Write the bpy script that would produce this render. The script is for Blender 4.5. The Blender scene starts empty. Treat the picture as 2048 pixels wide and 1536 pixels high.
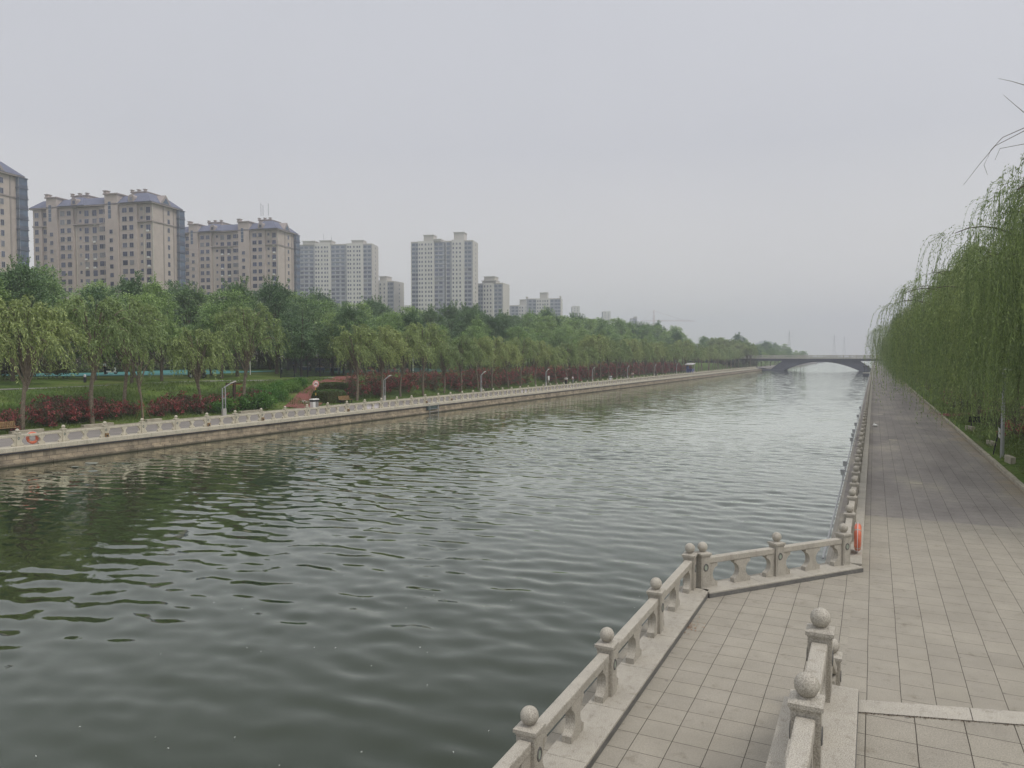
import bpy, math, random
import numpy as np
from mathutils import Vector, Matrix
R = math.radians
rnd = random.Random(7)
rng = np.random.default_rng(11)
S = bpy.context.scene
COL = S.collection
# ------------------------------------------------------------------ camera
ALPHA = R(25.75); PITCH = R(2.138); F = 1500.0; H = 5.35
cam_d = bpy.data.cameras.new('camera'); cam = bpy.data.objects.new('camera', cam_d); COL.objects.link(cam)
cam.location = (0, 0, H); cam.rotation_euler = (R(90) - PITCH, 0, ALPHA)
cam_d.sensor_width = 36; cam_d.lens = F / 2048 * 36; cam_d.clip_end = 6000; cam_d.clip_start = 0.1
S.camera = cam
CM = cam.rotation_euler.to_matrix()
CMI = CM.transposed()
def ray(u, v): return CM @ Vector(((u - 1024) / F, -(v - 768) / F, -1))
def P(u, v, z):                      # where the sight line through a photo pixel meets the level z
    d = ray(u, v); t = (z - H) / d.z
    return Vector((d.x * t, d.y * t, z))
def PX(u, X):                        # Y at which the sight line column u crosses the line x = X
    a = math.atan((u - 1024) / F) - ALPHA
    return X / math.tan(a)
def proj(p):
    q = CMI @ (Vector(p) - cam.location)
    if q.z > -0.5: return (-9999, -9999, 0)
    return (1024 + F * q.x / -q.z, 768 - F * q.y / -q.z, -q.z)
# ------------------------------------------------------------------ materials
def newmat(name):
    m = bpy.data.materials.new(name); m.use_nodes = True
    nt = m.node_tree; nt.nodes.clear()
    o = nt.nodes.new('ShaderNodeOutputMaterial')
    return m, nt, o
def N(nt, t, **kw):
    n = nt.nodes.new(t)
    for k, v in kw.items():
        if k.startswith('_'): setattr(n, k[1:], v)
        else: n.inputs[k.replace('__', ' ')].default_value = v
    return n
def L(nt, a, b): nt.links.new(a, b)
def ramp(nt, fac, stops):
    r = nt.nodes.new('ShaderNodeValToRGB')
    e = r.color_ramp.elements
    while len(e) < len(stops): e.new(0.5)
    for el, (p, c) in zip(e, stops):
        el.position = p; el.color = (*c, 1) if len(c) == 3 else c
    L(nt, fac, r.inputs[0]); return r
def mix(nt, fac, a, b, mode='MIX'):
    m = nt.nodes.new('ShaderNodeMix'); m.data_type = 'RGBA'; m.blend_type = mode
    for s, v in ((m.inputs[0], fac), (m.inputs[6], a), (m.inputs[7], b)):
        if isinstance(v, bpy.types.NodeSocket): L(nt, v, s)
        elif isinstance(v, (int, float)): s.default_value = v
        else: s.default_value = (*v, 1)
    return m.outputs[2]
def mat(name, col, rough=0.7, var=0.25, scale=3.0, fine=0.0, fscale=90.0, bump=0.0, metal=0.0, spec=0.3, coord='Object'):
    """plain surface with blotchy and fine-grained colour variation"""
    m, nt, o = newmat(name)
    b = N(nt, 'ShaderNodeBsdfPrincipled', Roughness=rough, Metallic=metal)
    b.inputs['Specular IOR Level'].default_value = spec
    tc = N(nt, 'ShaderNodeTexCoord')
    n1 = N(nt, 'ShaderNodeTexNoise', Scale=scale, Detail=5.0, Roughness=0.62); L(nt, tc.outputs[coord], n1.inputs['Vector'])
    lo = tuple(c * (1 - var) for c in col); hi = tuple(min(1, c * (1 + var)) for c in col)
    r = ramp(nt, n1.outputs['Fac'], [(0.3, lo), (0.7, hi)])
    c = r.outputs[0]
    if fine:
        n2 = N(nt, 'ShaderNodeTexNoise', Scale=fscale, Detail=2.0); L(nt, tc.outputs[coord], n2.inputs['Vector'])
        r2 = ramp(nt, n2.outputs['Fac'], [(0.35, (1 - fine,) * 3), (0.65, (1 + fine,) * 3)])
        c = mix(nt, 1.0, c, r2.outputs[0], 'MULTIPLY')
    L(nt, c, b.inputs['Base Color'])
    if bump:
        bp = N(nt, 'ShaderNodeBump', Strength=bump, Distance=0.02)
        L(nt, n1.outputs['Fac'], bp.inputs['Height']); L(nt, bp.outputs[0], b.inputs['Normal'])
    L(nt, b.outputs[0], o.inputs[0]); return m
def leafmat(name, lo, hi, trans=0.35, rvar=0.35, hue=-0.03):
    m, nt, o = newmat(name)
    g = N(nt, 'ShaderNodeNewGeometry'); oi = N(nt, 'ShaderNodeObjectInfo'); tc = N(nt, 'ShaderNodeTexCoord')
    n = N(nt, 'ShaderNodeTexNoise', Scale=0.55, Detail=3.0); L(nt, tc.outputs['Object'], n.inputs['Vector'])
    a = N(nt, 'ShaderNodeMath', _operation='MULTIPLY_ADD'); a.inputs[1].default_value = 0.55; L(nt, g.outputs['Random Per Island'], a.inputs[0]); 
    b2 = N(nt, 'ShaderNodeMath', _operation='MULTIPLY'); b2.inputs[1].default_value = 0.6; L(nt, n.outputs['Fac'], b2.inputs[0]); L(nt, b2.outputs[0], a.inputs[2])
    r = ramp(nt, a.outputs[0], [(0.15, lo), (0.9, hi)])
    # every plant its own tint
    v = N(nt, 'ShaderNodeMapRange'); v.inputs['To Min'].default_value = 1 - rvar; v.inputs['To Max'].default_value = 1 + rvar; L(nt, oi.outputs['Random'], v.inputs['Value'])
    hs = N(nt, 'ShaderNodeHueSaturation'); L(nt, r.outputs[0], hs.inputs['Color']); L(nt, v.outputs[0], hs.inputs['Value'])
    h2 = N(nt, 'ShaderNodeMath', _operation='MULTIPLY_ADD'); h2.inputs[1].default_value = hue; h2.inputs[2].default_value = 0.5 - hue * 0.5; L(nt, oi.outputs['Random'], h2.inputs[0]); L(nt, h2.outputs[0], hs.inputs['Hue'])
    d = N(nt, 'ShaderNodeBsdfPrincipled', Roughness=0.48); d.inputs['Specular IOR Level'].default_value = 0.45
    t = N(nt, 'ShaderNodeBsdfTranslucent'); ms = N(nt, 'ShaderNodeMixShader'); ms.inputs[0].default_value = trans
    L(nt, hs.outputs[0], d.inputs['Base Color']); L(nt, hs.outputs[0], t.inputs['Color'])
    L(nt, d.outputs[0], ms.inputs[1]); L(nt, t.outputs[0], ms.inputs[2]); L(nt, ms.outputs[0], o.inputs[0]); return m
M = {}
def granite(name, col):
    m, nt, o = newmat(name)
    b = N(nt, 'ShaderNodeBsdfPrincipled', Roughness=0.75); b.inputs['Specular IOR Level'].default_value = 0.3
    tc = N(nt, 'ShaderNodeTexCoord'); oi = N(nt, 'ShaderNodeObjectInfo')
    sh = N(nt, 'ShaderNodeVectorMath', _operation='MULTIPLY_ADD'); sh.inputs[1].default_value = (37, 53, 0); L(nt, oi.outputs['Random'], sh.inputs[0]); L(nt, tc.outputs['Object'], sh.inputs[2])
    n1 = N(nt, 'ShaderNodeTexNoise', Scale=1.8, Detail=6.0, Roughness=0.65); L(nt, sh.outputs[0], n1.inputs['Vector'])
    mp = N(nt, 'ShaderNodeMapping'); mp.inputs['Scale'].default_value = (9, 9, 0.9); L(nt, sh.outputs[0], mp.inputs['Vector'])
    n3 = N(nt, 'ShaderNodeTexNoise', Scale=1.0, Detail=4.0, Roughness=0.6); L(nt, mp.outputs[0], n3.inputs['Vector'])
    n2 = N(nt, 'ShaderNodeTexNoise', Scale=85.0, Detail=2.0); L(nt, sh.outputs[0], n2.inputs['Vector'])
    c = ramp(nt, n1.outputs['Fac'], [(0.28, tuple(x * 0.86 for x in col)), (0.5, col), (0.74, tuple(x * 1.1 for x in col))]).outputs[0]
    c = mix(nt, 1.0, c, ramp(nt, n3.outputs['Fac'], [(0.30, (0.80, 0.79, 0.76)), (0.46, (1, 1, 1)), (0.8, (1.04, 1.04, 1.02))]).outputs[0], 'MULTIPLY')
    c = mix(nt, 1.0, c, ramp(nt, n2.outputs['Fac'], [(0.35, (0.70,) * 3), (0.65, (1.28,) * 3)]).outputs[0], 'MULTIPLY')
    L(nt, c, b.inputs['Base Color']); bp = N(nt, 'ShaderNodeBump', Strength=0.25, Distance=0.01); L(nt, n2.outputs['Fac'], bp.inputs['Height']); L(nt, bp.outputs[0], b.inputs['Normal'])
    L(nt, b.outputs[0], o.inputs[0]); return m
M['granite'] = granite('granite', (0.375, 0.35, 0.305))
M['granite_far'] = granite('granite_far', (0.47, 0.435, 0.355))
M['ashlar'] = None
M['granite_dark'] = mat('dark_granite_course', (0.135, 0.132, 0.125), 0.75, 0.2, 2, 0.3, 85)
M['lichen'] = mat('lichen_disc', (0.27, 0.30, 0.25), 0.9, 0.2, 6)
M['foam'] = mat('grey_foam', (0.19, 0.20, 0.17), 0.9, 0.3, 6)
M['lamp_grey'] = mat('lamp_grey', (0.42, 0.41, 0.38), 0.6, 0.1, 3)
M['kerb'] = mat('kerb_stone', (0.36, 0.33, 0.26), 0.85, 0.25, 1.5, 0.2, 60, 0.1)
M['soil'] = mat('soil', (0.12, 0.085, 0.055), 0.95, 0.4, 1.2, 0.3, 30)
M['redpath'] = mat('red_paving', (0.18, 0.068, 0.055), 0.9, 0.2, 0.8, 0.2, 12)
M['greypath'] = mat('grey_paving', (0.24, 0.23, 0.21), 0.9, 0.2, 0.8)
M['teal'] = mat('teal_court', (0.06, 0.19, 0.185), 0.8, 0.15, 0.5)
M['bark'] = mat('bark', (0.105, 0.088, 0.068), 0.95, 0.4, 6, 0.3, 40, 0.4)
M['willowbark'] = mat('willow_bark', (0.185, 0.155, 0.115), 0.95, 0.35, 6, 0.3, 40, 0.4)
M['twig'] = mat('twig', (0.10, 0.085, 0.05), 0.9, 0.3, 8)
M['willow'] = leafmat('willow_leaves', (0.085, 0.132, 0.048), (0.385, 0.475, 0.17), 0.25, 0.15)
M['willow_near'] = leafmat('willow_leaves_right', (0.052, 0.096, 0.036), (0.285, 0.375, 0.125), 0.3, 0.15)
M['leaf'] = leafmat('broad_leaves', (0.050, 0.110, 0.038), (0.335, 0.475, 0.160), 0.2, 0.2)
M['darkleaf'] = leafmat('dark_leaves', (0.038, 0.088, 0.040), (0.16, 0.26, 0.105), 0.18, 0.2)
M['shrubleaf'] = leafmat('shrub_leaves', (0.045, 0.115, 0.022), (0.15, 0.31, 0.055), 0.35, 0.15)
M['roseleaf'] = leafmat('rose_leaves', (0.038, 0.052, 0.024), (0.155, 0.135, 0.07), 0.2, 0.25)
M['rose'] = leafmat('rose_petals', (0.17, 0.042, 0.042), (0.42, 0.115, 0.108), 0.2, 0.25, 0.0)
M['hedge'] = leafmat('hedge_leaves', (0.035, 0.075, 0.018), (0.125, 0.20, 0.045), 0.25, 0.1)
M['grass'] = leafmat('grass_blades', (0.07, 0.12, 0.026), (0.17, 0.23, 0.065), 0.3, 0.0)
M['deadleaf'] = leafmat('fallen_leaves', (0.16, 0.06, 0.02), (0.30, 0.14, 0.06), 0.1, 0.0)
M['orange'] = mat('orange_plastic', (0.60, 0.165, 0.095), 0.45, 0.18, 4, 0.1, 20)
M['white'] = mat('white_paint', (0.72, 0.72, 0.70), 0.5, 0.08, 2)
M['offwhite'] = mat('cloth_white', (0.62, 0.59, 0.64), 0.8, 0.06, 2)
M['steel'] = mat('steel_grey', (0.36, 0.37, 0.38), 0.4, 0.1, 2, metal=0.3)
M['dark'] = mat('dark_metal', (0.03, 0.032, 0.036), 0.5, 0.3, 3)
M['darkblue'] = mat('dark_blue_mesh', (0.03, 0.04, 0.055), 0.6, 0.3, 3)
M['wood'] = mat('bench_wood', (0.24, 0.155, 0.075), 0.7, 0.3, 5)
M['darkwood'] = mat('dark_timber', (0.065, 0.038, 0.028), 0.7, 0.3, 5)
M['yellow'] = mat('yellow_paint', (0.52, 0.36, 0.06), 0.6, 0.15, 3)
M['ochre'] = mat('ochre_board', (0.22, 0.15, 0.045), 0.7, 0.2, 3)
M['red'] = mat('red_paint', (0.48, 0.06, 0.045), 0.5, 0.1, 3)
M['pink'] = mat('faded_sign_white', (0.66, 0.58, 0.56), 0.6, 0.06, 3)
M['skin'] = mat('skin', (0.42, 0.25, 0.18), 0.6, 0.05, 3)
M['black'] = mat('black_cloth', (0.025, 0.025, 0.03), 0.9, 0.2, 3)
M['blue'] = mat('blue_tarp', (0.05, 0.07, 0.20), 0.6, 0.2, 3)
M['bluecloth'] = mat('blue_cloth', (0.10, 0.14, 0.25), 0.9, 0.2, 3)
M['greycloth'] = mat('grey_cloth', (0.25, 0.25, 0.24), 0.9, 0.2, 3)
M['hair'] = mat('hair', (0.015, 0.013, 0.012), 0.6, 0.2, 3)
M['tarp'] = mat('grey_tarpaulin', (0.22, 0.22, 0.18), 0.85, 0.25, 1.5)
M['rubber'] = mat('rubber', (0.02, 0.02, 0.02), 0.85, 0.2, 3)
M['brownwall'] = mat('tan_tile_wall', (0.455, 0.395, 0.36), 0.85, 0.07, 0.08, 0.05, 0.6)
M['browntrim'] = mat('brown_trim', (0.31, 0.27, 0.255), 0.85, 0.1, 0.2)
M['slate'] = mat('slate_roof', (0.13, 0.14, 0.20), 0.8, 0.12, 0.3, 0.08, 2)
M['palewall'] = mat('pale_wall', (0.50, 0.47, 0.43), 0.85, 0.06, 0.05)
M['greywall'] = mat('blue_grey_wall', (0.33, 0.335, 0.365), 0.85, 0.06, 0.05)
M['whitewall'] = mat('cream_wall', (0.56, 0.545, 0.51), 0.85, 0.05, 0.05)
def winglass():
    m, nt, o = newmat('window_glass'); b = N(nt, 'ShaderNodeBsdfPrincipled', Roughness=0.12); g = N(nt, 'ShaderNodeNewGeometry'); oi = N(nt, 'ShaderNodeObjectInfo')
    a = N(nt, 'ShaderNodeMath', _operation='ADD'); L(nt, g.outputs['Random Per Island'], a.inputs[0]); L(nt, oi.outputs['Random'], a.inputs[1]); f = N(nt, 'ShaderNodeMath', _operation='FRACT'); L(nt, a.outputs[0], f.inputs[0])
    L(nt, ramp(nt, f.outputs[0], [(0.0, (0.020, 0.026, 0.05)), (0.55, (0.045, 0.055, 0.105)), (0.8, (0.08, 0.095, 0.16)), (0.95, (0.20, 0.20, 0.21))]).outputs[0], b.inputs['Base Color']); L(nt, b.outputs[0], o.inputs[0]); return m
M['glass'] = winglass()
M['glass2'] = mat('balcony_glass', (0.075, 0.11, 0.17), 0.12, 0.35, 0.5, spec=0.6)
M['balcony_panel'] = mat('balcony_panel', (0.09, 0.105, 0.145), 0.3, 0.2, 0.5)
M['winframe'] = mat('window_frame_paint', (0.36, 0.37, 0.40), 0.6, 0.05, 2)
M['concrete'] = mat('bridge_concrete', (0.115, 0.12, 0.14), 0.9, 0.15, 0.3, 0.1, 3)
M['concrete_light'] = mat('bridge_pale_concrete', (0.50, 0.48, 0.42), 0.9, 0.1, 0.5)
M['hill'] = mat('hillside', (0.10, 0.12, 0.09), 1, 0.3, 0.01)
M['brickred'] = mat('lifebuoy_tape', (0.40, 0.36, 0.30), 0.6, 0.1, 3)
M['crane'] = mat('crane_paint', (0.34, 0.16, 0.12), 0.7, 0.1, 1)

def paving(name, tile, row, off, damp):
    m, nt, o = newmat(name)
    b = N(nt, 'ShaderNodeBsdfPrincipled', Roughness=0.8); b.inputs['Specular IOR Level'].default_value = 0.25
    tc = N(nt, 'ShaderNodeTexCoord'); sp = N(nt, 'ShaderNodeSeparateXYZ'); cb = N(nt, 'ShaderNodeCombineXYZ')
    L(nt, tc.outputs['Object'], sp.inputs[0]); L(nt, sp.outputs[1], cb.inputs[0]); L(nt, sp.outputs[0], cb.inputs[1])
    br = N(nt, 'ShaderNodeTexBrick', Scale=1.0, Bias=0.0, _offset=off, _offset_frequency=2)
    br.inputs['Mortar Size'].default_value = 0.0055; br.inputs['Mortar Smooth'].default_value = 0.15
    br.inputs['Brick Width'].default_value = tile; br.inputs['Row Height'].default_value = row
    br.inputs['Color1'].default_value = (0.95, 0.95, 0.95, 1); br.inputs['Color2'].default_value = (1.03, 1.03, 1.02, 1); br.inputs['Mortar'].default_value = (0.17, 0.15, 0.135, 1)
    wn = N(nt, 'ShaderNodeTexNoise', Scale=0.6, Detail=3.0); L(nt, tc.outputs['Object'], wn.inputs['Vector'])
    wv = N(nt, 'ShaderNodeVectorMath', _operation='MULTIPLY_ADD'); wv.inputs[1].default_value = (0.03, 0.03, 0); L(nt, wn.outputs['Color'], wv.inputs[0]); L(nt, cb.outputs[0], wv.inputs[2])
    L(nt, wv.outputs[0], br.inputs['Vector'])
    n1 = N(nt, 'ShaderNodeTexNoise', Scale=0.7, Detail=7.0, Roughness=0.65); L(nt, tc.outputs['Object'], n1.inputs['Vector'])
    n2 = N(nt, 'ShaderNodeTexNoise', Scale=75.0, Detail=2.0); L(nt, tc.outputs['Object'], n2.inputs['Vector'])
    base = ramp(nt, n1.outputs['Fac'], [(0.25, (0.245, 0.226, 0.19)), (0.75, (0.325, 0.30, 0.256))]).outputs[0]
    if damp:     # older, darker slabs from 27.7 m on, worn and sandy in places
        mp = N(nt, 'ShaderNodeMapping'); mp.inputs['Scale'].default_value = (0.45, 0.16, 1); L(nt, tc.outputs['Object'], mp.inputs['Vector'])
        n3 = N(nt, 'ShaderNodeTexNoise', Scale=1.0, Detail=6.0, Roughness=0.6); L(nt, mp.outputs[0], n3.inputs['Vector'])
        dk = ramp(nt, n3.outputs['Fac'], [(0.34, (0.195, 0.177, 0.165)), (0.52, (0.25, 0.229, 0.21)), (0.68, (0.315, 0.288, 0.242))]).outputs[0]
        st = N(nt, 'ShaderNodeMath', _operation='GREATER_THAN'); st.inputs[1].default_value = 27.7; L(nt, sp.outputs[1], st.inputs[0])
        base = mix(nt, st.outputs[0], base, dk)
        # sand drifted against the planted edge
        n4 = N(nt, 'ShaderNodeTexNoise', Scale=0.35, Detail=5.0); L(nt, tc.outputs['Object'], n4.inputs['Vector'])
        ad = N(nt, 'ShaderNodeMath', _operation='MULTIPLY_ADD'); ad.inputs[1].default_value = 3.0; L(nt, n4.outputs['Fac'], ad.inputs[0]); L(nt, sp.outputs[0], ad.inputs[2])
        mr = N(nt, 'ShaderNodeMapRange'); mr.inputs['From Min'].default_value = 6.0; mr.inputs['From Max'].default_value = 7.2; mr.inputs['To Max'].default_value = 0.75; L(nt, ad.outputs[0], mr.inputs['Value'])
        base = mix(nt, mr.outputs[0], base, (0.30, 0.245, 0.16))
    c = mix(nt, 1.0, base, br.outputs['Color'], 'MULTIPLY')
    r2 = ramp(nt, n2.outputs['Fac'], [(0.35, (0.82,) * 3), (0.65, (1.18,) * 3)]).outputs[0]
    c = mix(nt, 1.0, c, r2, 'MULTIPLY')
    n5 = N(nt, 'ShaderNodeTexNoise', Scale=2.6, Detail=8.0, Roughness=0.7); L(nt, tc.outputs['Object'], n5.inputs['Vector'])
    c = mix(nt, 1.0, c, ramp(nt, n5.outputs['Fac'], [(0.30, (0.72, 0.70, 0.66)), (0.42, (1, 1, 1)), (0.72, (1.06, 1.06, 1.05))]).outputs[0], 'MULTIPLY')
    v5 = N(nt, 'ShaderNodeTexVoronoi', Scale=1.7); L(nt, tc.outputs['Object'], v5.inputs['Vector'])      # gum spots and droppings
    c = mix(nt, ramp(nt, v5.outputs['Distance'], [(0.035, (1, 1, 1)), (0.06, (0, 0, 0))]).outputs[0], c, mix(nt, 0.6, c, (0.12, 0.11, 0.10)))
    L(nt, c, b.inputs['Base Color'])
    bp = N(nt, 'ShaderNodeBump', Strength=0.3, Distance=0.01); L(nt, br.outputs['Fac'], bp.inputs['Height']); bp.invert = True
    L(nt, bp.outputs[0], b.inputs['Normal']); L(nt, b.outputs[0], o.inputs[0]); return m
M['paving'] = paving('promenade_paving', 0.62, 0.485, 0.5, True)
M['paving_platform'] = paving('platform_paving', 0.485, 0.485, 0.0, False)
M['paving_left'] = mat('left_paving', (0.215, 0.198, 0.185), 0.9, 0.15, 0.5, 0.1, 20)
def ashlar():
    m, nt, o = newmat('ashlar_blocks')
    b = N(nt, 'ShaderNodeBsdfPrincipled', Roughness=0.9); b.inputs['Specular IOR Level'].default_value = 0.15
    tc = N(nt, 'ShaderNodeTexCoord'); sp = N(nt, 'ShaderNodeSeparateXYZ'); cb = N(nt, 'ShaderNodeCombineXYZ')
    L(nt, tc.outputs['Object'], sp.inputs[0]); L(nt, sp.outputs[1], cb.inputs[0]); L(nt, sp.outputs[2], cb.inputs[1])
    br = N(nt, 'ShaderNodeTexBrick', Scale=1.0, Bias=0.0)
    br.inputs['Mortar Size'].default_value = 0.012; br.inputs['Brick Width'].default_value = 0.7; br.inputs['Row Height'].default_value = 0.27
    br.inputs['Color1'].default_value = (0.38, 0.325, 0.245, 1); br.inputs['Color2'].default_value = (0.27, 0.235, 0.185, 1); br.inputs['Mortar'].default_value = (0.13, 0.11, 0.09, 1)
    L(nt, cb.outputs[0], br.inputs['Vector'])
    n1 = N(nt, 'ShaderNodeTexNoise', Scale=1.1, Detail=6.0, Roughness=0.7); L(nt, tc.outputs['Object'], n1.inputs['Vector'])
    r = ramp(nt, n1.outputs['Fac'], [(0.3, (0.5, 0.5, 0.5)), (0.65, (1.25, 1.22, 1.18))]).outputs[0]
    c = mix(nt, 1.0, br.outputs['Color'], r, 'MULTIPLY')
    # wet, algae-stained foot
    mr = N(nt, 'ShaderNodeMapRange'); mr.inputs['From Min'].default_value = -0.78; mr.inputs['From Max'].default_value = -0.92; L(nt, sp.outputs[2], mr.inputs['Value'])
    c = mix(nt, mr.outputs[0], c, (0.045, 0.045, 0.03))
    L(nt, c, b.inputs['Base Color'])
    bp = N(nt, 'ShaderNodeBump', Strength=0.6, Distance=0.03); L(nt, n1.outputs['Fac'], bp.inputs['Height']); L(nt, bp.outputs[0], b.inputs['Normal'])
    L(nt, b.outputs[0], o.inputs[0]); return m
M['ashlar'] = ashlar()
def turf():
    m, nt, o = newmat('turf')
    b = N(nt, 'ShaderNodeBsdfPrincipled', Roughness=0.95); b.inputs['Specular IOR Level'].default_value = 0.05
    tc = N(nt, 'ShaderNodeTexCoord')
    n1 = N(nt, 'ShaderNodeTexNoise', Scale=0.22, Detail=8.0, Roughness=0.7); L(nt, tc.outputs['Object'], n1.inputs['Vector'])
    n2 = N(nt, 'ShaderNodeTexNoise', Scale=6.0, Detail=4.0); L(nt, tc.outputs['Object'], n2.inputs['Vector'])
    c = ramp(nt, n1.outputs['Fac'], [(0.32, (0.052, 0.090, 0.024)), (0.5, (0.095, 0.145, 0.036)), (0.62, (0.135, 0.155, 0.055)), (0.74, (0.18, 0.15, 0.09))]).outputs[0]
    r = ramp(nt, n2.outputs['Fac'], [(0.3, (0.6,) * 3), (0.7, (1.35,) * 3)]).outputs[0]
    L(nt, mix(nt, 1.0, c, r, 'MULTIPLY'), b.inputs['Base Color']); L(nt, b.outputs[0], o.inputs[0]); return m
M['turf'] = turf()
def watermat():
    m, nt, o = newmat('river_water')
    b = N(nt, 'ShaderNodeBsdfDiffuse'); gl = N(nt, 'ShaderNodeBsdfGlossy', Roughness=0.03); gl.inputs['Color'].default_value = (0.97, 1.0, 0.93, 1)
    tc = N(nt, 'ShaderNodeTexCoord'); g = N(nt, 'ShaderNodeNewGeometry'); sp = N(nt, 'ShaderNodeSeparateXYZ'); L(nt, tc.outputs['Object'], sp.inputs[0])
    nz = N(nt, 'ShaderNodeTexNoise', Scale=0.08, Detail=3.0); L(nt, tc.outputs['Object'], nz.inputs['Vector'])
    L(nt, ramp(nt, nz.outputs['Fac'], [(0.3, (0.012, 0.019, 0.009)), (0.7, (0.019, 0.027, 0.014))]).outputs[0], b.inputs['Color'])
    def slope(sx, sy, sc, det):
        mp = N(nt, 'ShaderNodeMapping'); mp.inputs['Scale'].default_value = (sx, sy, 1); mp.inputs['Rotation'].default_value = (0, 0, 0.12); L(nt, tc.outputs['Object'], mp.inputs['Vector'])
        n = N(nt, 'ShaderNodeTexNoise', Scale=sc, Detail=det, Roughness=0.5); L(nt, mp.outputs[0], n.inputs['Vector'])
        s = N(nt, 'ShaderNodeVectorMath', _operation='SUBTRACT'); s.inputs[1].default_value = (0.5, 0.5, 0.5); L(nt, n.outputs['Color'], s.inputs[0]); return s.outputs[0]
    s1 = slope(0.45, 1.5, 1.3, 2.0); s2 = slope(1.0, 2.5, 5.0, 2.0)
    a1 = N(nt, 'ShaderNodeMapRange'); a1.inputs['From Min'].default_value = 25; a1.inputs['From Max'].default_value = 130; a1.inputs['To Min'].default_value = 0.0; a1.inputs['To Max'].default_value = 0.24; L(nt, sp.outputs[1], a1.inputs['Value'])
    v1 = N(nt, 'ShaderNodeVectorMath', _operation='SCALE'); L(nt, s1, v1.inputs[0]); L(nt, a1.outputs[0], v1.inputs['Scale'])
    a2 = N(nt, 'ShaderNodeMapRange'); a2.inputs['From Min'].default_value = 12; a2.inputs['From Max'].default_value = 60; a2.inputs['To Min'].default_value = 0.03; a2.inputs['To Max'].default_value = 0.12; L(nt, sp.outputs[1], a2.inputs['Value'])
    v2 = N(nt, 'ShaderNodeVectorMath', _operation='SCALE'); L(nt, s2, v2.inputs[0]); L(nt, a2.outputs[0], v2.inputs['Scale'])
    ad = N(nt, 'ShaderNodeVectorMath', _operation='ADD'); L(nt, v1.outputs[0], ad.inputs[0]); L(nt, v2.outputs[0], ad.inputs[1])
    fl = N(nt, 'ShaderNodeVectorMath', _operation='MULTIPLY'); fl.inputs[1].default_value = (0.55, 1, 0); L(nt, ad.outputs[0], fl.inputs[0])
    nn = N(nt, 'ShaderNodeVectorMath', _operation='ADD'); L(nt, g.outputs['Normal'], nn.inputs[0]); L(nt, fl.outputs[0], nn.inputs[1])
    no = N(nt, 'ShaderNodeVectorMath', _operation='NORMALIZE'); L(nt, nn.outputs[0], no.inputs[0]); L(nt, no.outputs[0], gl.inputs['Normal'])
    fr = N(nt, 'ShaderNodeFresnel', IOR=1.28); L(nt, no.outputs[0], fr.inputs['Normal'])
    fm = N(nt, 'ShaderNodeMath', _operation='MULTIPLY'); fm.inputs[1].default_value = 1.85; fm.use_clamp = True; L(nt, fr.outputs[0], fm.inputs[0])
    ms = N(nt, 'ShaderNodeMixShader'); L(nt, fm.outputs[0], ms.inputs[0]); L(nt, b.outputs[0], ms.inputs[1]); L(nt, gl.outputs[0], ms.inputs[2]); L(nt, ms.outputs[0], o.inputs[0]); return m
M['water'] = watermat()
# ------------------------------------------------------------------ object helpers
def tag(o, label=None, cat=None, group=None, kind=None):
    if label: o['label'] = label
    if cat: o['category'] = cat
    if group: o['group'] = group
    if kind: o['kind'] = kind
    return o
def link(o, parent=None):
    COL.objects.link(o)
    if parent is not None: o.parent = parent
    return o
def empty(name, loc=(0, 0, 0), rz=0.0, label=None, cat=None, group=None):
    o = bpy.data.objects.new(name, None); o.location = loc; o.rotation_euler = (0, 0, rz); o.empty_display_size = 0.3
    COL.objects.link(o); return tag(o, label, cat, group)
def children(o): return [c for c in KIDS.get(o.name, [])]
KIDS = {}
def obj(name, me, parent=None, loc=None, rz=None):
    o = bpy.data.objects.new(name, me); link(o, parent)
    if loc is not None: o.location = loc
    if rz is not None: o.rotation_euler = (0, 0, rz)
    if parent is not None: KIDS.setdefault(parent.name, []).append(o)
    return o
def copy_tree(o, parent=None, loc=None, rz=None, sc=None):
    c = o.copy(); link(c, parent)
    if parent is not None: KIDS.setdefault(parent.name, []).append(c)
    for k in ('label', 'group'):
        if k in c and parent is None: del c[k]
    for ch in children(o): copy_tree(ch, c)
    if loc is not None: c.location = loc
    if rz is not None: c.rotation_euler = (0, 0, rz)
    if sc is not None: c.scale = sc if hasattr(sc, '__len__') else (sc, sc, sc)
    return c
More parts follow.
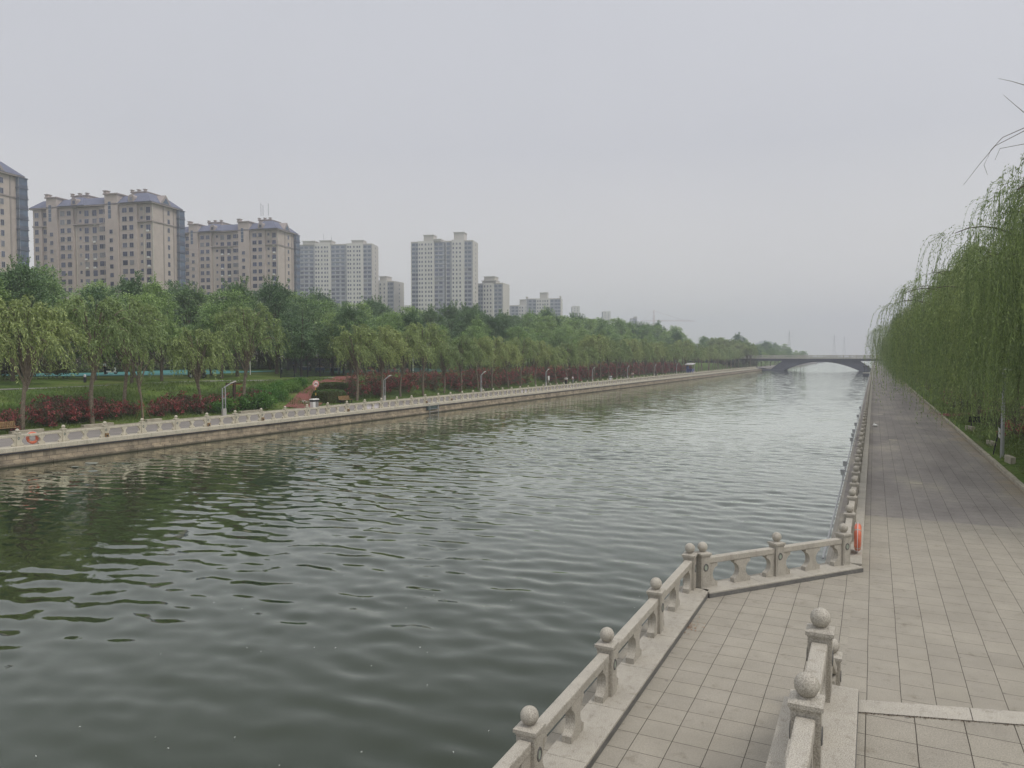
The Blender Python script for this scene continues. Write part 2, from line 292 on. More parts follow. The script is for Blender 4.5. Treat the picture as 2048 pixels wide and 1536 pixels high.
class MB:
    """collects simple shapes and links them as ONE mesh object"""
    def __init__(s): s.v = []; s.f = []; s.m = []; s.mats = []
    def mi(s, m):
        if m not in s.mats: s.mats.append(m)
        return s.mats.index(m)
    def add(s, vs, fs, m, T=None):
        b = len(s.v)
        s.v += [tuple(T @ Vector(v)) if T is not None else tuple(v) for v in vs]
        k = s.mi(m)
        for f in fs: s.f.append(tuple(b + i for i in f)); s.m.append(k)
    def box(s, x0, x1, y0, y1, z0, z1, m, T=None):
        vs = [(x, y, z) for z in (z0, z1) for y in (y0, y1) for x in (x0, x1)]
        s.add(vs, [(0, 2, 3, 1), (4, 5, 7, 6), (0, 1, 5, 4), (2, 6, 7, 3), (0, 4, 6, 2), (1, 3, 7, 5)], m, T)
    def taper(s, x0, x1, y0, y1, z0, z1, dx, dy, m, T=None):
        vs = [(x0, y0, z0), (x1, y0, z0), (x1, y1, z0), (x0, y1, z0), (x0 + dx, y0 + dy, z1), (x1 - dx, y0 + dy, z1), (x1 - dx, y1 - dy, z1), (x0 + dx, y1 - dy, z1)]
        s.add(vs, [(3, 2, 1, 0), (4, 5, 6, 7), (0, 1, 5, 4), (1, 2, 6, 5), (2, 3, 7, 6), (3, 0, 4, 7)], m, T)
    def prism(s, poly, d0, d1, m, axis='y', T=None):
        n = len(poly)
        f = {'y': lambda a, b, d: (a, d, b), 'z': lambda a, b, d: (a, b, d), 'x': lambda a, b, d: (d, a, b)}[axis]
        vs = [f(a, b, d0) for a, b in poly] + [f(a, b, d1) for a, b in poly]
        fs = [tuple(range(n)), tuple(range(2 * n - 1, n - 1, -1))] + [(i, (i + 1) % n + n * 0, (i + 1) % n + n, i + n) for i in range(n)]
        s.add(vs, fs, m, T)
    def lathe(s, prof, m, n=12, T=None):
        vs = []; fs = []
        for r, z in prof: vs += [(r * math.cos(2 * math.pi * k / n), r * math.sin(2 * math.pi * k / n), z) for k in range(n)]
        for i in range(len(prof) - 1):
            for k in range(n): fs.append((i * n + k, i * n + (k + 1) % n, (i + 1) * n + (k + 1) % n, (i + 1) * n + k))
        fs.append(tuple(range(n - 1, -1, -1))); fs.append(tuple(range((len(prof) - 1) * n, len(prof) * n)))
        s.add(vs, fs, m, T)
    def ball(s, c, r, m, n=16, T=None, sz=1.0):
        k = n // 2
        s.lathe([(max(1e-4, r * math.sin(math.pi * i / k)), -r * sz * math.cos(math.pi * i / k)) for i in range(k + 1)], m, n, (T if T is not None else Matrix()) @ Matrix.Translation(c))
    def tube(s, pts, rad, m, n=7, T=None):
        pts = [Vector(p) for p in pts]
        if not hasattr(rad, '__len__'): rad = [rad] * len(pts)
        vs = []; fs = []; ref = Vector((0.31, 0.17, 0.93))
        for i, p in enumerate(pts):
            d = (pts[min(i + 1, len(pts) - 1)] - pts[max(i - 1, 0)]).normalized()
            a = d.cross(ref)
            if a.length < 0.05: a = d.cross(Vector((1, 0, 0)))
            a.normalize(); b = d.cross(a)
            vs += [p + (a * math.cos(2 * math.pi * k / n) + b * math.sin(2 * math.pi * k / n)) * rad[i] for k in range(n)]
        for i in range(len(pts) - 1):
            for k in range(n): fs.append((i * n + k, i * n + (k + 1) % n, (i + 1) * n + (k + 1) % n, (i + 1) * n + k))
        fs.append(tuple(range(n - 1, -1, -1))); fs.append(tuple(range((len(pts) - 1) * n, len(pts) * n)))
        s.add(vs, fs, m, T)
    def torus(s, c, R_, r, m, T=None, n=24, k=8):
        vs = []; fs = []
        for i in range(n):
            a = 2 * math.pi * i / n
            for j in range(k):
                b = 2 * math.pi * j / k
                vs.append((c[0] + (R_ + r * math.cos(b)) * math.cos(a), c[1] + (R_ + r * math.cos(b)) * math.sin(a), c[2] + r * math.sin(b)))
        for i in range(n):
            for j in range(k): fs.append((i * k + j, ((i + 1) % n) * k + j, ((i + 1) % n) * k + (j + 1) % k, i * k + (j + 1) % k))
        s.add(vs, fs, m, T)
    def mesh(s, name, smooth=False):
        me = bpy.data.meshes.new(name); me.from_pydata(s.v, [], s.f)
        for m in s.mats: me.materials.append(m)
        me.polygons.foreach_set('material_index', s.m)
        if smooth:
            me.polygons.foreach_set('use_smooth', [True] * len(s.f))
            try: me.set_sharp_from_angle(angle=R(40))
            except Exception: pass
        me.update(); return me
    def build(s, name, parent=None, loc=None, rz=None, smooth=False, bevel=0.0):
        o = obj(name, s.mesh(name, smooth), parent, loc, rz)
        if bevel:
            b = o.modifiers.new('Bevel', 'BEVEL'); b.width = bevel; b.segments = 2; b.limit_method = 'ANGLE'; b.angle_limit = R(40)
        return o
def quadmesh(name, V, m):
    """V: (n,4,3) array of small faces"""
    n = V.shape[0]; me = bpy.data.meshes.new(name)
    me.vertices.add(n * 4); me.vertices.foreach_set('co', V.reshape(-1).astype(np.float32))
    me.loops.add(n * 4); me.loops.foreach_set('vertex_index', np.arange(n * 4, dtype=np.int32))
    me.polygons.add(n); me.polygons.foreach_set('loop_start', np.arange(0, n * 4, 4, dtype=np.int32))
    me.materials.append(m); me.update(calc_edges=True); return me
def unit(a): return a / np.maximum(np.linalg.norm(a, axis=-1, keepdims=True), 1e-9)
def leaves(pos, d, ln, wd, r, flat=0.0):
    """diamond leaves at pos, along d; flat>0 turns their faces upward"""
    n = len(pos); d = unit(d)
    up = unit(r.normal(size=(n, 3)) + np.array([0, 0, flat]))
    s = unit(np.cross(d, up)); ln = np.broadcast_to(ln, (n,))[:, None]; wd = np.broadcast_to(wd, (n,))[:, None]
    V = np.empty((n, 4, 3)); V[:, 0] = pos; V[:, 1] = pos + d * ln * 0.45 + s * wd * 0.5; V[:, 2] = pos + d * ln; V[:, 3] = pos + d * ln * 0.45 - s * wd * 0.5
    return V
# ------------------------------------------------------------------ terrain
def smooth01(t): t = min(1, max(0, t)); return t * t * (3 - 2 * t)
LX = [-900, -130, -90, -66, -63.5, -60, -56, -53.8, -52.2, -51.9]
LZ = [3.0, 3.0, 2.75, 2.42, 2.3, 1.72, 0.75, 0.28, 0.12, 0.06]
def hl(x, y): return float(np.interp(x, LX, LZ)) + (0.10 * math.sin(x * 0.31 + y * 0.17) * smooth01((-56 - x) / 6))
RX = [5.6, 6.2, 9, 13, 20, 40, 900]; RZ = [0.10, 0.16, 0.45, 1.1, 1.9, 2.3, 2.6]
def hr(x, y): return float(np.interp(x, RX, RZ)) + 0.05 * math.sin(x * 1.3 + y * 0.9)
def grid_ground(name, xs, ys, h, m):
    V = [(x, y, h(x, y)) for y in ys for x in xs]; n = len(xs)
    Fs = [(j * n + i, j * n + i + 1, (j + 1) * n + i + 1, (j + 1) * n + i) for j in range(len(ys) - 1) for i in range(n - 1)]
    me = bpy.data.meshes.new(name); me.from_pydata(V, [], Fs); me.materials.append(m)
    me.polygons.foreach_set('use_smooth', [True] * len(Fs)); me.update(); o = obj(name, me); tag(o, kind='structure'); return o
ys = list(np.arange(-60, 360, 5.0)) + list(np.arange(360, 1500, 30.0)) + [1520, 2000, 2520]
grid_ground('ground', [-900, -500, -300, -200, -130] + list(np.arange(-110, -70, 5.0)) + list(np.arange(-70, -52, 0.8)) + [-52.2, -51.9], ys, hl, M['turf'])
grid_ground('terrain', [5.62, 5.9, 6.3, 7, 8, 9, 10.5, 12, 14, 17, 20, 30, 40, 80, 200, 600], ys, hr, M['turf'])
# river bed / far land, everything stands above it
b = MB(); b.box(-900, 600, -60, 2520, -4.0, -3.0, M['soil']); tag(b.build('land'), kind='structure')
# left promenade and its kerb
b = MB(); b.box(-51.7, -44.25, -40, 700, -3.0, 0.0, M['paving_left']); tag(b.build('promenade'), kind='structure')
b = MB(); b.box(-51.9, -51.7, -40, 700, -0.5, 0.14, M['kerb']); tag(b.build('kerb'), kind='structure')
# right promenade, viewing platform, kerb
b = MB(); b.box(-0.95, 5.4, -6, 700, -3.0, 0.0, M['paving']); tag(b.build('pavement'), kind='structure')
b = MB(); b.prism([(-4.05, -6), (-0.952, -6), (-0.952, 20.95), (-4.05, 17.15)], -3.0, 0.002, M['paving_platform'], 'z'); tag(b.build('platform_pavement'), kind='structure')
b = MB(); b.box(-0.953, -0.35, -6, 21.0, -0.1, 0.0045, M['paving_platform']); tag(b.build('platform_edge_pavement'), kind='structure')
b = MB()
for i in range(0, 330):
    y = -4 + i * 1.0; j = rnd.uniform(-0.012, 0.012)
    b.box(5.4, 5.58, y, y + 0.992, -0.4, 0.15 + j, M['kerb'])
tag(b.build('kerbstones', bevel=0.012), kind='structure')
# ------------------------------------------------------------------ water
WZ = -0.95
def make_water():
    yy = [-8.0]
    while yy[-1] < 1300:
        y = yy[-1]; yy.append(y + (0.11 if y < 48 else min(60, 0.11 * (y / 48) ** 2.1)))
    Y = np.array(yy); Xs = np.linspace(-44.6, -0.6, 380)
    dy = np.gradient(Y)[:, None]
    X, YY = np.meshgrid(Xs, Y); Z = np.zeros_like(X); r = np.random.default_rng(5)
    nc = 120; lam = np.exp(np.clip(r.normal(math.log(0.92), 0.46, nc), math.log(.34), math.log(2.6))); ang = r.normal(0, 0.46, nc) + 0.10; ph = r.uniform(0, 2 * np.pi, nc)
    env = 0.5 * np.cos(X * 0.13 + YY * 0.05 + 1) + 0.5 * np.cos(X * 0.07 - YY * 0.16 + 2.2) + 0.4 * np.cos(X * 0.31 + YY * 0.24) + 0.3 * np.cos(-X * 0.22 + YY * 0.41 + 4)
    env = np.clip(0.80 + 0.42 * env, 0.28, 1.5)
    near = np.clip((YY - 5 - (X + 4) * 0.50) / 24, 0, 1)     # calmer close to the platform
    env *= 0.34 + 0.66 * near
    edge = np.clip((X + 44.6) / 5, 0.25, 1); env *= edge
    tot = 0.088
    for l, a, p in zip(lam, ang, ph):
        w = np.clip((l / dy - 3) / 3, 0, 1); k = 2 * np.pi / l
        amp = tot * math.sqrt(2.0 / nc) / k * 1.0
        Z += amp * w * env * np.sin(k * (X * math.sin(a) + YY * math.cos(a)) + p)
    n = len(Xs); V = np.stack([X, YY, Z], -1).reshape(-1, 3)
    idx = (np.arange(len(Y) - 1)[:, None] * n + np.arange(n - 1)[None]).reshape(-1)
    Q = np.stack([idx, idx + 1, idx + n + 1, idx + n], -1)
    me = bpy.data.meshes.new('water'); me.vertices.add(len(V)); me.vertices.foreach_set('co', V.reshape(-1).astype(np.float32))
    me.loops.add(Q.size); me.loops.foreach_set('vertex_index', Q.reshape(-1).astype(np.int32))
    me.polygons.add(len(Q)); me.polygons.foreach_set('loop_start', np.arange(0, Q.size, 4, dtype=np.int32))
    me.polygons.foreach_set('use_smooth', np.ones(len(Q), dtype=bool)); me.materials.append(M['water']); me.update(calc_edges=True)
    o = obj('water', me, loc=(0, 0, WZ)); tag(o, kind='structure')
make_water()
# ------------------------------------------------------------------ stone railings
def bal_half(z, lip=0.235, c=0.29, r=0.19, zc=0.41):
    q = r * r - (z - zc) ** 2
    return min(lip, c - math.sqrt(q)) if q > 0 else lip
ZB = [0.13, 0.215, 0.222] + [0.41 + 0.19 * math.sin(a) for a in np.linspace(-1.45, 1.45, 13)] + [0.598, 0.605, 0.66]
def baluster_mesh(m, name='baluster', step=1):
    b = MB(); zs = ZB[::step] if step > 1 else ZB
    zs = sorted(set(zs + [0.13, 0.66]))
    b.prism([(bal_half(z), z) for z in zs] + [(-bal_half(z), z) for z in reversed(zs)], -0.07, 0.07, m); return b
def post_mb(m, wings=(1, 1), ring=None):
    b = MB(); s = 0.12
    b.box(-s, s, -s, s, 0.13, 0.86, m)
    b.box(-s + 0.035, s - 0.035, -s - 0.008, s + 0.008, 0.2, 0.82, m); 
    b.box(-s - 0.012, s + 0.012, -s - 0.012, s + 0.012, 0.845, 0.872, m)
    b.taper(-s - 0.03, s + 0.03, -s - 0.03, s + 0.03, 0.872, 0.915, 0.0, 0.0, m)
    b.taper(-s - 0.02, s + 0.02, -s - 0.02, s + 0.02, 0.915, 0.935, 0.05, 0.05, m)
    b.lathe([(0.07, 0.93), (0.062, 0.945), (0.075, 0.955)], m, 14)
    for sx in (1, -1):
        if (wings[0] if sx > 0 else wings[1]):
            zs = sorted(ZB)
            poly = [(sx * s, z) for z in (0.13, 0.66)] + [(sx * (s + 0.02 + bal_half(z)), z) for z in reversed(zs)]
            b.prism(poly, -0.068, 0.068, m)
    if ring:
        for sy in (1, -1):
            T = Matrix.Translation((0, sy * (s + 0.008), 0.60)) @ Matrix.Rotation(R(90), 4, 'X') @ Matrix.Scale(1.3, 4, (0, 1, 0))
            b.torus((0, 0, 0), 0.055, 0.014, M['granite_dark'], T, 18, 6); b.lathe([(0.05, -.001), (0.05, .004)], M['lichen'], 16, T)
    return b
PM = {}
def rail_meshes(m, key):
    if key in PM: return PM[key]
    f = MB(); f.ball((0, 0, 1.045), 0.112, m, 20)
    global bal_half
    if key == 'far':
        _b = bal_half; bal_half = lambda z: _b(z, .19, .235, .165)
    b = baluster_mesh(m)
    PM[key] = (post_mb(m, (1, 1), True).mesh('post'), post_mb(m, (1, 0), True).mesh('post'), post_mb(m, (0, 1), True).mesh('post'), f.mesh('finial', True), b.mesh('baluster'))
    return PM[key]
def bevel(o, w=0.008):
    d = o.modifiers.new('Bevel', 'BEVEL'); d.width = w; d.segments = 2; d.limit_method = 'ANGLE'; d.angle_limit = R(40)
def railing(p0, p1, npost, m, key, label, cat='railing', z0=0.0, dz=0.0, plinth=(-0.2, 0.36), ext=(0.2, 0.2), maxparts=100, lod=False, ends=(1, 1)):
    """posts evenly from p0 to p1; local +y is the left-hand side when going p0 -> p1"""
    d = Vector(p1) - Vector(p0); Lr = d.length; rz = math.atan2(d.y, d.x)
    root = empty('stone_railing', (p0[0], p0[1], z0), rz, label, cat)
    pm, pr, pl, fm, bm = rail_meshes(m, key); step = Lr / (npost - 1)
    sl = lambda x: dz * x / Lr
    b = MB()
    nb = max(1, int(Lr / 1.4)) if not lod else 1
    xs = np.linspace(-ext[0], Lr + ext[1], nb + 1)
    for i in range(nb):
        x0, x1 = xs[i] + 0.002, xs[i + 1] - 0.002
        vs = [(x, y, z + sl(min(max(x, 0), Lr))) for z in (-0.12, 0.13) for y in plinth for x in (x0, x1)]
        b.add(vs, [(0, 2, 3, 1), (4, 5, 7, 6), (0, 1, 5, 4), (2, 6, 7, 3), (0, 4, 6, 2), (1, 3, 7, 5)], m)
    o = b.build('plinth', root); bevel(o, 0.012)
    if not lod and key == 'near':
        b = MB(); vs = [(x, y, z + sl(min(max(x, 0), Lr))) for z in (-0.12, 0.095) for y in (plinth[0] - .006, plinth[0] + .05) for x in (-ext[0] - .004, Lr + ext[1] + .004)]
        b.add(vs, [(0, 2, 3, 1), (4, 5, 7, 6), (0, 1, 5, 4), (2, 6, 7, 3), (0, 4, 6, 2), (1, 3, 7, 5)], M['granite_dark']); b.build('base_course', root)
    b = MB(); parts = 0; extra = MB()
    segs = [(0.12, Lr - 0.12)] if lod else [(i * step + 0.121, (i + 1) * step - 0.121) for i in range(npost - 1)]
    for x0, x1 in segs:
        vs = [(x, y, z + sl(x)) for z in (0.662, 0.80) for y in (-0.085, 0.085) for x in (x0, x1)]
        b.add(vs, [(0, 2, 3, 1), (4, 5, 7, 6), (0, 1, 5, 4), (2, 6, 7, 3), (0, 4, 6, 2), (1, 3, 7, 5)], m)
    o = b.build('handrail', root); bevel(o, 0.018)
    for i in range(npost):
        x = i * step
        me = pr if i == 0 and ends[0] else (pl if i == npost - 1 and ends[1] else pm)
        if i < maxparts:
            o = obj('post', me, root, (x, 0, sl(x)))
            if not lod: bevel(o)
            q = obj('finial', fm, o)
        else:
            T = Matrix.Translation((x, 0, 0)); extra.box(-0.12, 0.12, -0.12, 0.12, 0.13, 0.9, m, T); extra.ball((0, 0, 1.0), 0.12, m, 8, T)
        if i < npost - 1:
            if i < maxparts:
                o = obj('baluster', bm, root, (x + step / 2, 0, sl(x + step / 2)))
                if not lod: bevel(o)
            else: extra.box(-0.16, 0.16, -0.07, 0.07, 0.13, 0.66, m, Matrix.Translation((x + step / 2, 0, 0)))
    if extra.v: o = extra.build('far_posts', root); tag(o, kind='stuff')
    return root
G = M['granite']
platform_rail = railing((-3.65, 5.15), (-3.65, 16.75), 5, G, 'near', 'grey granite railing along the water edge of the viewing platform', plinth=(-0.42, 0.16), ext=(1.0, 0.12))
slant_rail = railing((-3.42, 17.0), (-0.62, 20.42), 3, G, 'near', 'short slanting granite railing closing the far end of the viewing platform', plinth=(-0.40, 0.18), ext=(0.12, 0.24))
main_rail = railing((-0.55, 23.1), (-0.55, 23.1 + 2.78 * 99), 100, G, 'near', 'long granite railing with ball posts along the right promenade', plinth=(-0.36, 0.22), ext=(2.45, 2), lod=True, ends=(0, 1))
# first bay of the long railing springs from the slanting one: its handrail and baluster
b = MB(); b.box(-2.56, -0.121, -0.085, 0.085, 0.662, 0.80, G); bevel(b.build('handrail', main_rail), 0.018)
obj('baluster', PM['near'][4], main_rail, (-1.35, 0, 0))
# railing on the landing and down the stairs
ZL = 1.33
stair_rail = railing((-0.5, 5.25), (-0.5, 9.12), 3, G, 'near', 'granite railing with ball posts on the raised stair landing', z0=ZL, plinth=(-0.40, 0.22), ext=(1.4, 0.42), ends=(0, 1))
b = MB()
root = empty('stone_railing', (-0.5, 9.12, 0), R(90), 'granite stair railing sloping from the landing down to the promenade', 'railing')
vs = [(x, y, z + ZL * (1 - t)) for z in (0.662, 0.80) for y in (-0.085, 0.085) for x, t in ((0.13, 0.05), (2.75, 1.0))]
b.add(vs, [(0, 2, 3, 1), (4, 5, 7, 6), (0, 1, 5, 4), (2, 6, 7, 3), (0, 4, 6, 2), (1, 3, 7, 5)], G); bevel(b.build('handrail', root), 0.018)
b = MB(); vs = [(x, y, z + ZL * (1 - t)) for z in (-0.3, 0.13) for y in (-0.398, 0.218) for x, t in ((0.43, 0.16), (3.1, 1.0))]
b.add(vs, [(0, 2, 3, 1), (4, 5, 7, 6), (0, 1, 5, 4), (2, 6, 7, 3), (0, 4, 6, 2), (1, 3, 7, 5)], G); b.build('plinth', root)
o = obj('post', PM['near'][2], root, (2.87, 0, 0)); bevel(o); obj('finial', PM['near'][3], o)
o = obj('baluster', PM['near'][4], root, (1.45, 0, ZL * 0.48))
# stairs: landing slab with coping, treads hidden below it
st = empty('stone_staircase', (0, 0, 0), 0, 'pale stone staircase whose paved top landing meets the granite railing', 'staircase')
e0 = P(1703, 1398, ZL); e1 = P(2048, 1424, ZL); ed = (e1 - e0).normalized(); eperp = Vector((ed.y, -ed.x, 0))
def edge_pt(x, off=0.0): t = (x - e0.x) / ed.x; q = e0 + ed * t; return (q.x, q.y - off)
far_x = 8.0
b = MB(); b.prism([edge_pt(-0.28, 0.33), (-0.28, 1.0), (far_x, 1.0), edge_pt(far_x, 0.33)][::-1], 0.3, ZL - 0.012, M['paving_platform'], 'z'); b.build('landing', st)
b = MB(); xs = [-0.275, 1.05, 2.4, 3.8, 5.4, 8.0]
for x0, x1 in zip(xs[:-1], xs[1:]): b.prism([edge_pt(x0 + 0.001), edge_pt(x1 - 0.001), edge_pt(x1 - 0.001, 0.325), edge_pt(x0 + 0.001, 0.325)], ZL - 0.17, ZL, M['granite'], 'z')
bevel(b.build('coping', st), 0.005)
for k in range(1, 9):
    b = MB(); b.prism([edge_pt(-0.27, -0.31 * k), edge_pt(7.0, -0.31 * k), edge_pt(7.0, -0.31 * (k - 1) - 0.002), edge_pt(-0.27, -0.31 * (k - 1) - 0.002)], 0.004, ZL - 0.148 * k, M['kerb'], 'z'); b.build('step', st)
b = MB(); b.box(-0.92, -0.281, 1.0, 9.56, -0.05, ZL - 0.13, M['granite']); b.build('side_wall', st)
# left bank
NL = 112; YL0 = 23.75
left_rail = railing((-44.5, YL0), (-44.5, YL0 + 2.735 * (NL - 1)), NL, M['granite_far'], 'far', 'long pale stone railing on the opposite bank of the river', plinth=(-0.5, 0.5), ext=(8, 3), lod=True)
w = empty('embankment_wall', (-44, 0, 0), 0, 'weathered tan block wall dropping from the opposite promenade into the water', 'river wall')
b = MB(); b.box(-0.27, 0.02, -12, 345, -3.0, -0.122, M['ashlar']); b.build('wall', w)
b = MB()
y = -12.0
while y < 344:
    l = rnd.uniform(1.4, 2.2); j = rnd.uniform(-0.02, 0.02); b.box(0.021, 0.2 + j, y, y + l - 0.015, -3.0, -0.70 + j, M['ashlar']); y += l
b.build('ledge', w)
b = MB(); b.tube([(0.09, -12, -0.17), (0.09, 150, -0.17), (0.09, 345, -0.17)], 0.045, M['dark'], 6); b.build('cable_pipe', w)
w2 = empty('retaining_wall', (0, 0, 0), 0, 'long strip of granite river wall under the right promenade railing', 'river wall')
b = MB(); b.box(-1.08, -0.97, 21, 700, -3.0, -0.122, M['granite']); b.build('wall', w2)
b = MB(); b.tube([(-1.12, 21.2, 0.02), (-1.12, 160, 0.02), (-1.12, 300, 0.02)], 0.03, M['steel'], 6)
b.build('cable_pipe', w2)
b = MB(); b.tube([(-4.12, 4, 0.06), (-4.12, 17.1, 0.06)], 0.03, M['steel'], 6); tag(b.build('steel_pipe'), 'thin grey pipe running outside the viewing platform railing', 'pipe')
# floodlights bracketed on the water side of the right railing, cable boxes on left posts
fl = None
for k, (i, s) in enumerate(((4, 1), (5, 0.9), (9, .9), (10, .9), (11, .9), (13, .9), (16, .9), (20, .9))):
    y = 23.1 + 2.78 * i + 0.7
    if fl is None:
        fl = empty('floodlight', (-1.0, y, 0), 0); b = MB(); b.tube([(0.1, 0, -0.02), (-0.12, 0, 0.05), (-0.12, 0, 0.3)], 0.02, M['steel'], 6); b.build('bracket', fl)
        b = MB(); b.taper(-0.20, -0.06, -0.06, 0.06, 0.28, 0.50, -0.02, 0.0, M['steel']); b.build('lamp_housing', fl); f = fl
    else: f = copy_tree(fl, None, (-1.0, y, 0))
    tag(f, 'grey floodlight bracketed outside the long right railing, %s beyond the lifebuoy' % ('first second third fourth fifth sixth seventh eighth'.split()[k]), 'floodlight', 'floodlights outside the right railing')
cb = None; ORD = 'first second third fourth fifth sixth seventh eighth ninth tenth eleventh twelfth thirteenth fourteenth fifteenth sixteenth seventeenth eighteenth nineteenth twentieth'.split()
for k, u in enumerate((206, 413, 520, 692, 838, 903)):
    i = round((PX(u, -44.5) - YL0) / 2.735); y = YL0 + i * 2.735
    if cb is None:
        cb = empty('cable_box', (-44.3, y, 0.16), 0); b = MB(); b.box(-0.055, 0.06, -0.10, 0.10, 0.0, 0.24, M['wood']); b.build('cabinet', cb)
        b = MB(); b.box(0.06, 0.068, -0.08, 0.05, 0.02, 0.14, M['dark']); b.build('label_plate', cb); o = cb
    else: o = copy_tree(cb, None, (-44.3, y, 0.16))
    tag(o, 'small yellow and black cable box strapped to an opposite railing post, %s from the left' % ORD[k], 'cable box', 'cable boxes on the opposite railing')
# lifebuoys
def lifebuoy(loc, rz, label, tilt=0):
    r_ = empty('lifebuoy', loc, rz, label, 'lifebuoy', 'orange lifebuoys on the railings')
    T = Matrix.Rotation(R(90) + tilt, 4, 'X')
    b = MB(); b.torus((0, 0, 0), 0.28, 0.085, M['orange'], T, 32, 12); b.build('ring', r_, smooth=True)
    for a in (45, 135, 225, 315):
        b = MB(); Tb = T @ Matrix.Rotation(R(a), 4, 'Z') @ Matrix.Translation((0.28, 0, 0)) @ Matrix.Rotation(R(90), 4, 'X')
        b.torus((0, 0, 0), 0.072, 0.021, M['brickred'], Tb, 16, 6); b.build('band', r_, smooth=True)
    b = MB(); pts = [(0.39 * math.cos(t), 0.39 * math.sin(t), 0.0) for t in np.linspace(0, 2 * math.pi, 33)]
    b.tube([T @ Vector(p) for p in pts], 0.008, M['offwhite'], 5); b.build('rope', r_)
q = lifebuoy((-0.31, 21.75, 0.55), R(90), 'orange lifebuoy hanging on the promenade side of the near right railing', 0.0)
lifebuoy((-44.72, PX(62, -44.7), 0.52), R(90), 'orange lifebuoy hanging behind the opposite railing at the left', -0.1)
# white cloths tied inside two bays of the left railing
for u, lb in ((738, 'pale lilac cloth tied behind an opposite railing bay nearest the slatted bench'), (1052, 'pale lilac cloth tied behind a railing bay beside the third lamp post')):
    i = math.floor((PX(u, -44.5) - YL0) / 2.735); y = YL0 + i * 2.735
    o = MB(); n = 12
    for a, c in ((0.16, 1.3), (1.43, 2.58)):
        vs = [(-44.62 + 0.012 * math.sin(k * 1.3 + j), y + a + (c - a) * k / n, 0.16 + 0.48 * j / 4) for j in range(5) for k in range(n + 1)]
        vs += [(x - 0.01, yy, z) for x, yy, z in vs]
        o.add(vs, [(j * (n + 1) + k, j * (n + 1) + k + 1, (j + 1) * (n + 1) + k + 1, (j + 1) * (n + 1) + k) for j in range(4) for k in range(n)], M['offwhite'])
    tag(o.build('cloth'), lb, 'cloth', 'cloths on the opposite railing')
# ladder and pump box on the wall
p = PX(865, -43.9); ld = empty('wall_ladder', (-43.9, p, 0), 0, 'grey metal ladder hung over the opposite river wall with dark green box', 'ladder')
for dy_ in (-0.9, 0.9):
    b = MB(); b.tube([(-0.2, dy_, 0.16), (0.16, dy_, 0.1), (0.2, dy_, -0.3), (0.2, dy_, -1.3)], 0.035, M['steel'], 6); b.build('stringer', ld)
for z in (-0.75, -0.45):
    b = MB(); b.tube([(0.2, -0.9, z), (0.2, 0.9, z)], 0.02, M['steel'], 6); b.build('rung', ld)
b = MB(); b.box(0.03, 0.18, -1.3, 0.75, -0.55, -0.15, mat('box_green', (0.05, 0.075, 0.07), 0.7)); b.build('pump_box', ld)

# ------------------------------------------------------------------ plants
def spline(pts, n):
    pts = np.array(pts, float); t = np.linspace(0, 1, len(pts)); tt = np.linspace(0, 1, n)
    return np.stack([np.interp(tt, t, pts[:, k]) for k in range(3)], -1)
def bezier(a, b_, c, n):
    t = np.linspace(0, 1, n)[:, None]; return (1 - t) ** 2 * np.array(a) + 2 * t * (1 - t) * np.array(b_) + t * t * np.array(c)
def broadleaf(seed, h, cr, th, m, nl=17, ncl=19, lpc=44, ls=0.28, spiky=False, squash=1.0):
    r = np.random.default_rng(seed); b = MB()
    lean = r.normal(0, 0.25, 2); top = np.array([lean[0], lean[1], h * 0.72])
    tr = bezier((0, 0, -0.3), (lean[0] * 0.2 + r.normal(0, .15), lean[1] * 0.2 + r.normal(0, .15), h * 0.4), top, 9)
    b.tube(tr, np.linspace(0.020 * h, 0.005 * h, 9), M['bark'], 8)
    lob = []; zc = th + (h - th) * 0.46
    for i in range(nl):
        a = 2 * math.pi * (i + r.uniform(-.35, .35)) / nl * 2.618; q = r.uniform(-0.85, 1.0)
        rad = cr * math.sqrt(max(0.05, 1 - q * q * 0.8)) * r.uniform(0.42, 0.78)
        lob.append((np.array([rad * math.cos(a) + lean[0], rad * math.sin(a) + lean[1], zc + q * (h - th) * 0.40 * squash]), cr * r.uniform(0.30, 0.46)))
    lob.append((np.array([lean[0], lean[1], h - cr * 0.36]), cr * 0.36))
    Vs = []
    for c, lr in lob:
        k = min(8, max(2, int(8 * (c[2] - th * 0.6) / h))); s0 = tr[k]
        b.tube(bezier(s0, (s0 + c) / 2 + np.array([0, 0, -0.1 * h * 0.3]), c, 6), np.linspace(0.007 * h, 0.002 * h, 6), M['bark'], 5)
        d = unit(r.normal(size=(ncl, 3)) + np.array([0, 0, 0.45])); rr = lr * r.uniform(0.55, 1.08, (ncl, 1)); cc = c + d * rr * np.array([1, 1, 0.8])
        if spiky:
            n2 = 3
            for _ in range(n2):
                e = c + np.array([r.normal(0, .5), r.normal(0, .5), lr * r.uniform(0.9, 1.7)]); ps = c + (e - c) * r.uniform(0.4, 1, (70, 1)) + r.normal(0, 0.10, (70, 3))
                Vs.append(leaves(ps, r.normal(0, .5, (70, 3)) + np.array([0, 0, .8]), ls * r.uniform(.6, 1, 70), ls * .45, r, .3))
        ps = np.repeat(cc, lpc, 0) + r.normal(0, 1, (ncl * lpc, 3)) * np.array([0.34, 0.34, 0.15]) * (cr / 3.9)
        dd = unit(ps - c) + r.normal(0, .55, ps.shape) + np.array([0, 0, -0.25])
        Vs.append(leaves(ps, dd, ls * r.uniform(.6, 1.25, len(ps)), ls * .55, r, 2.4))
    return b.mesh('trunk', True), quadmesh('crown', np.concatenate(Vs), m)
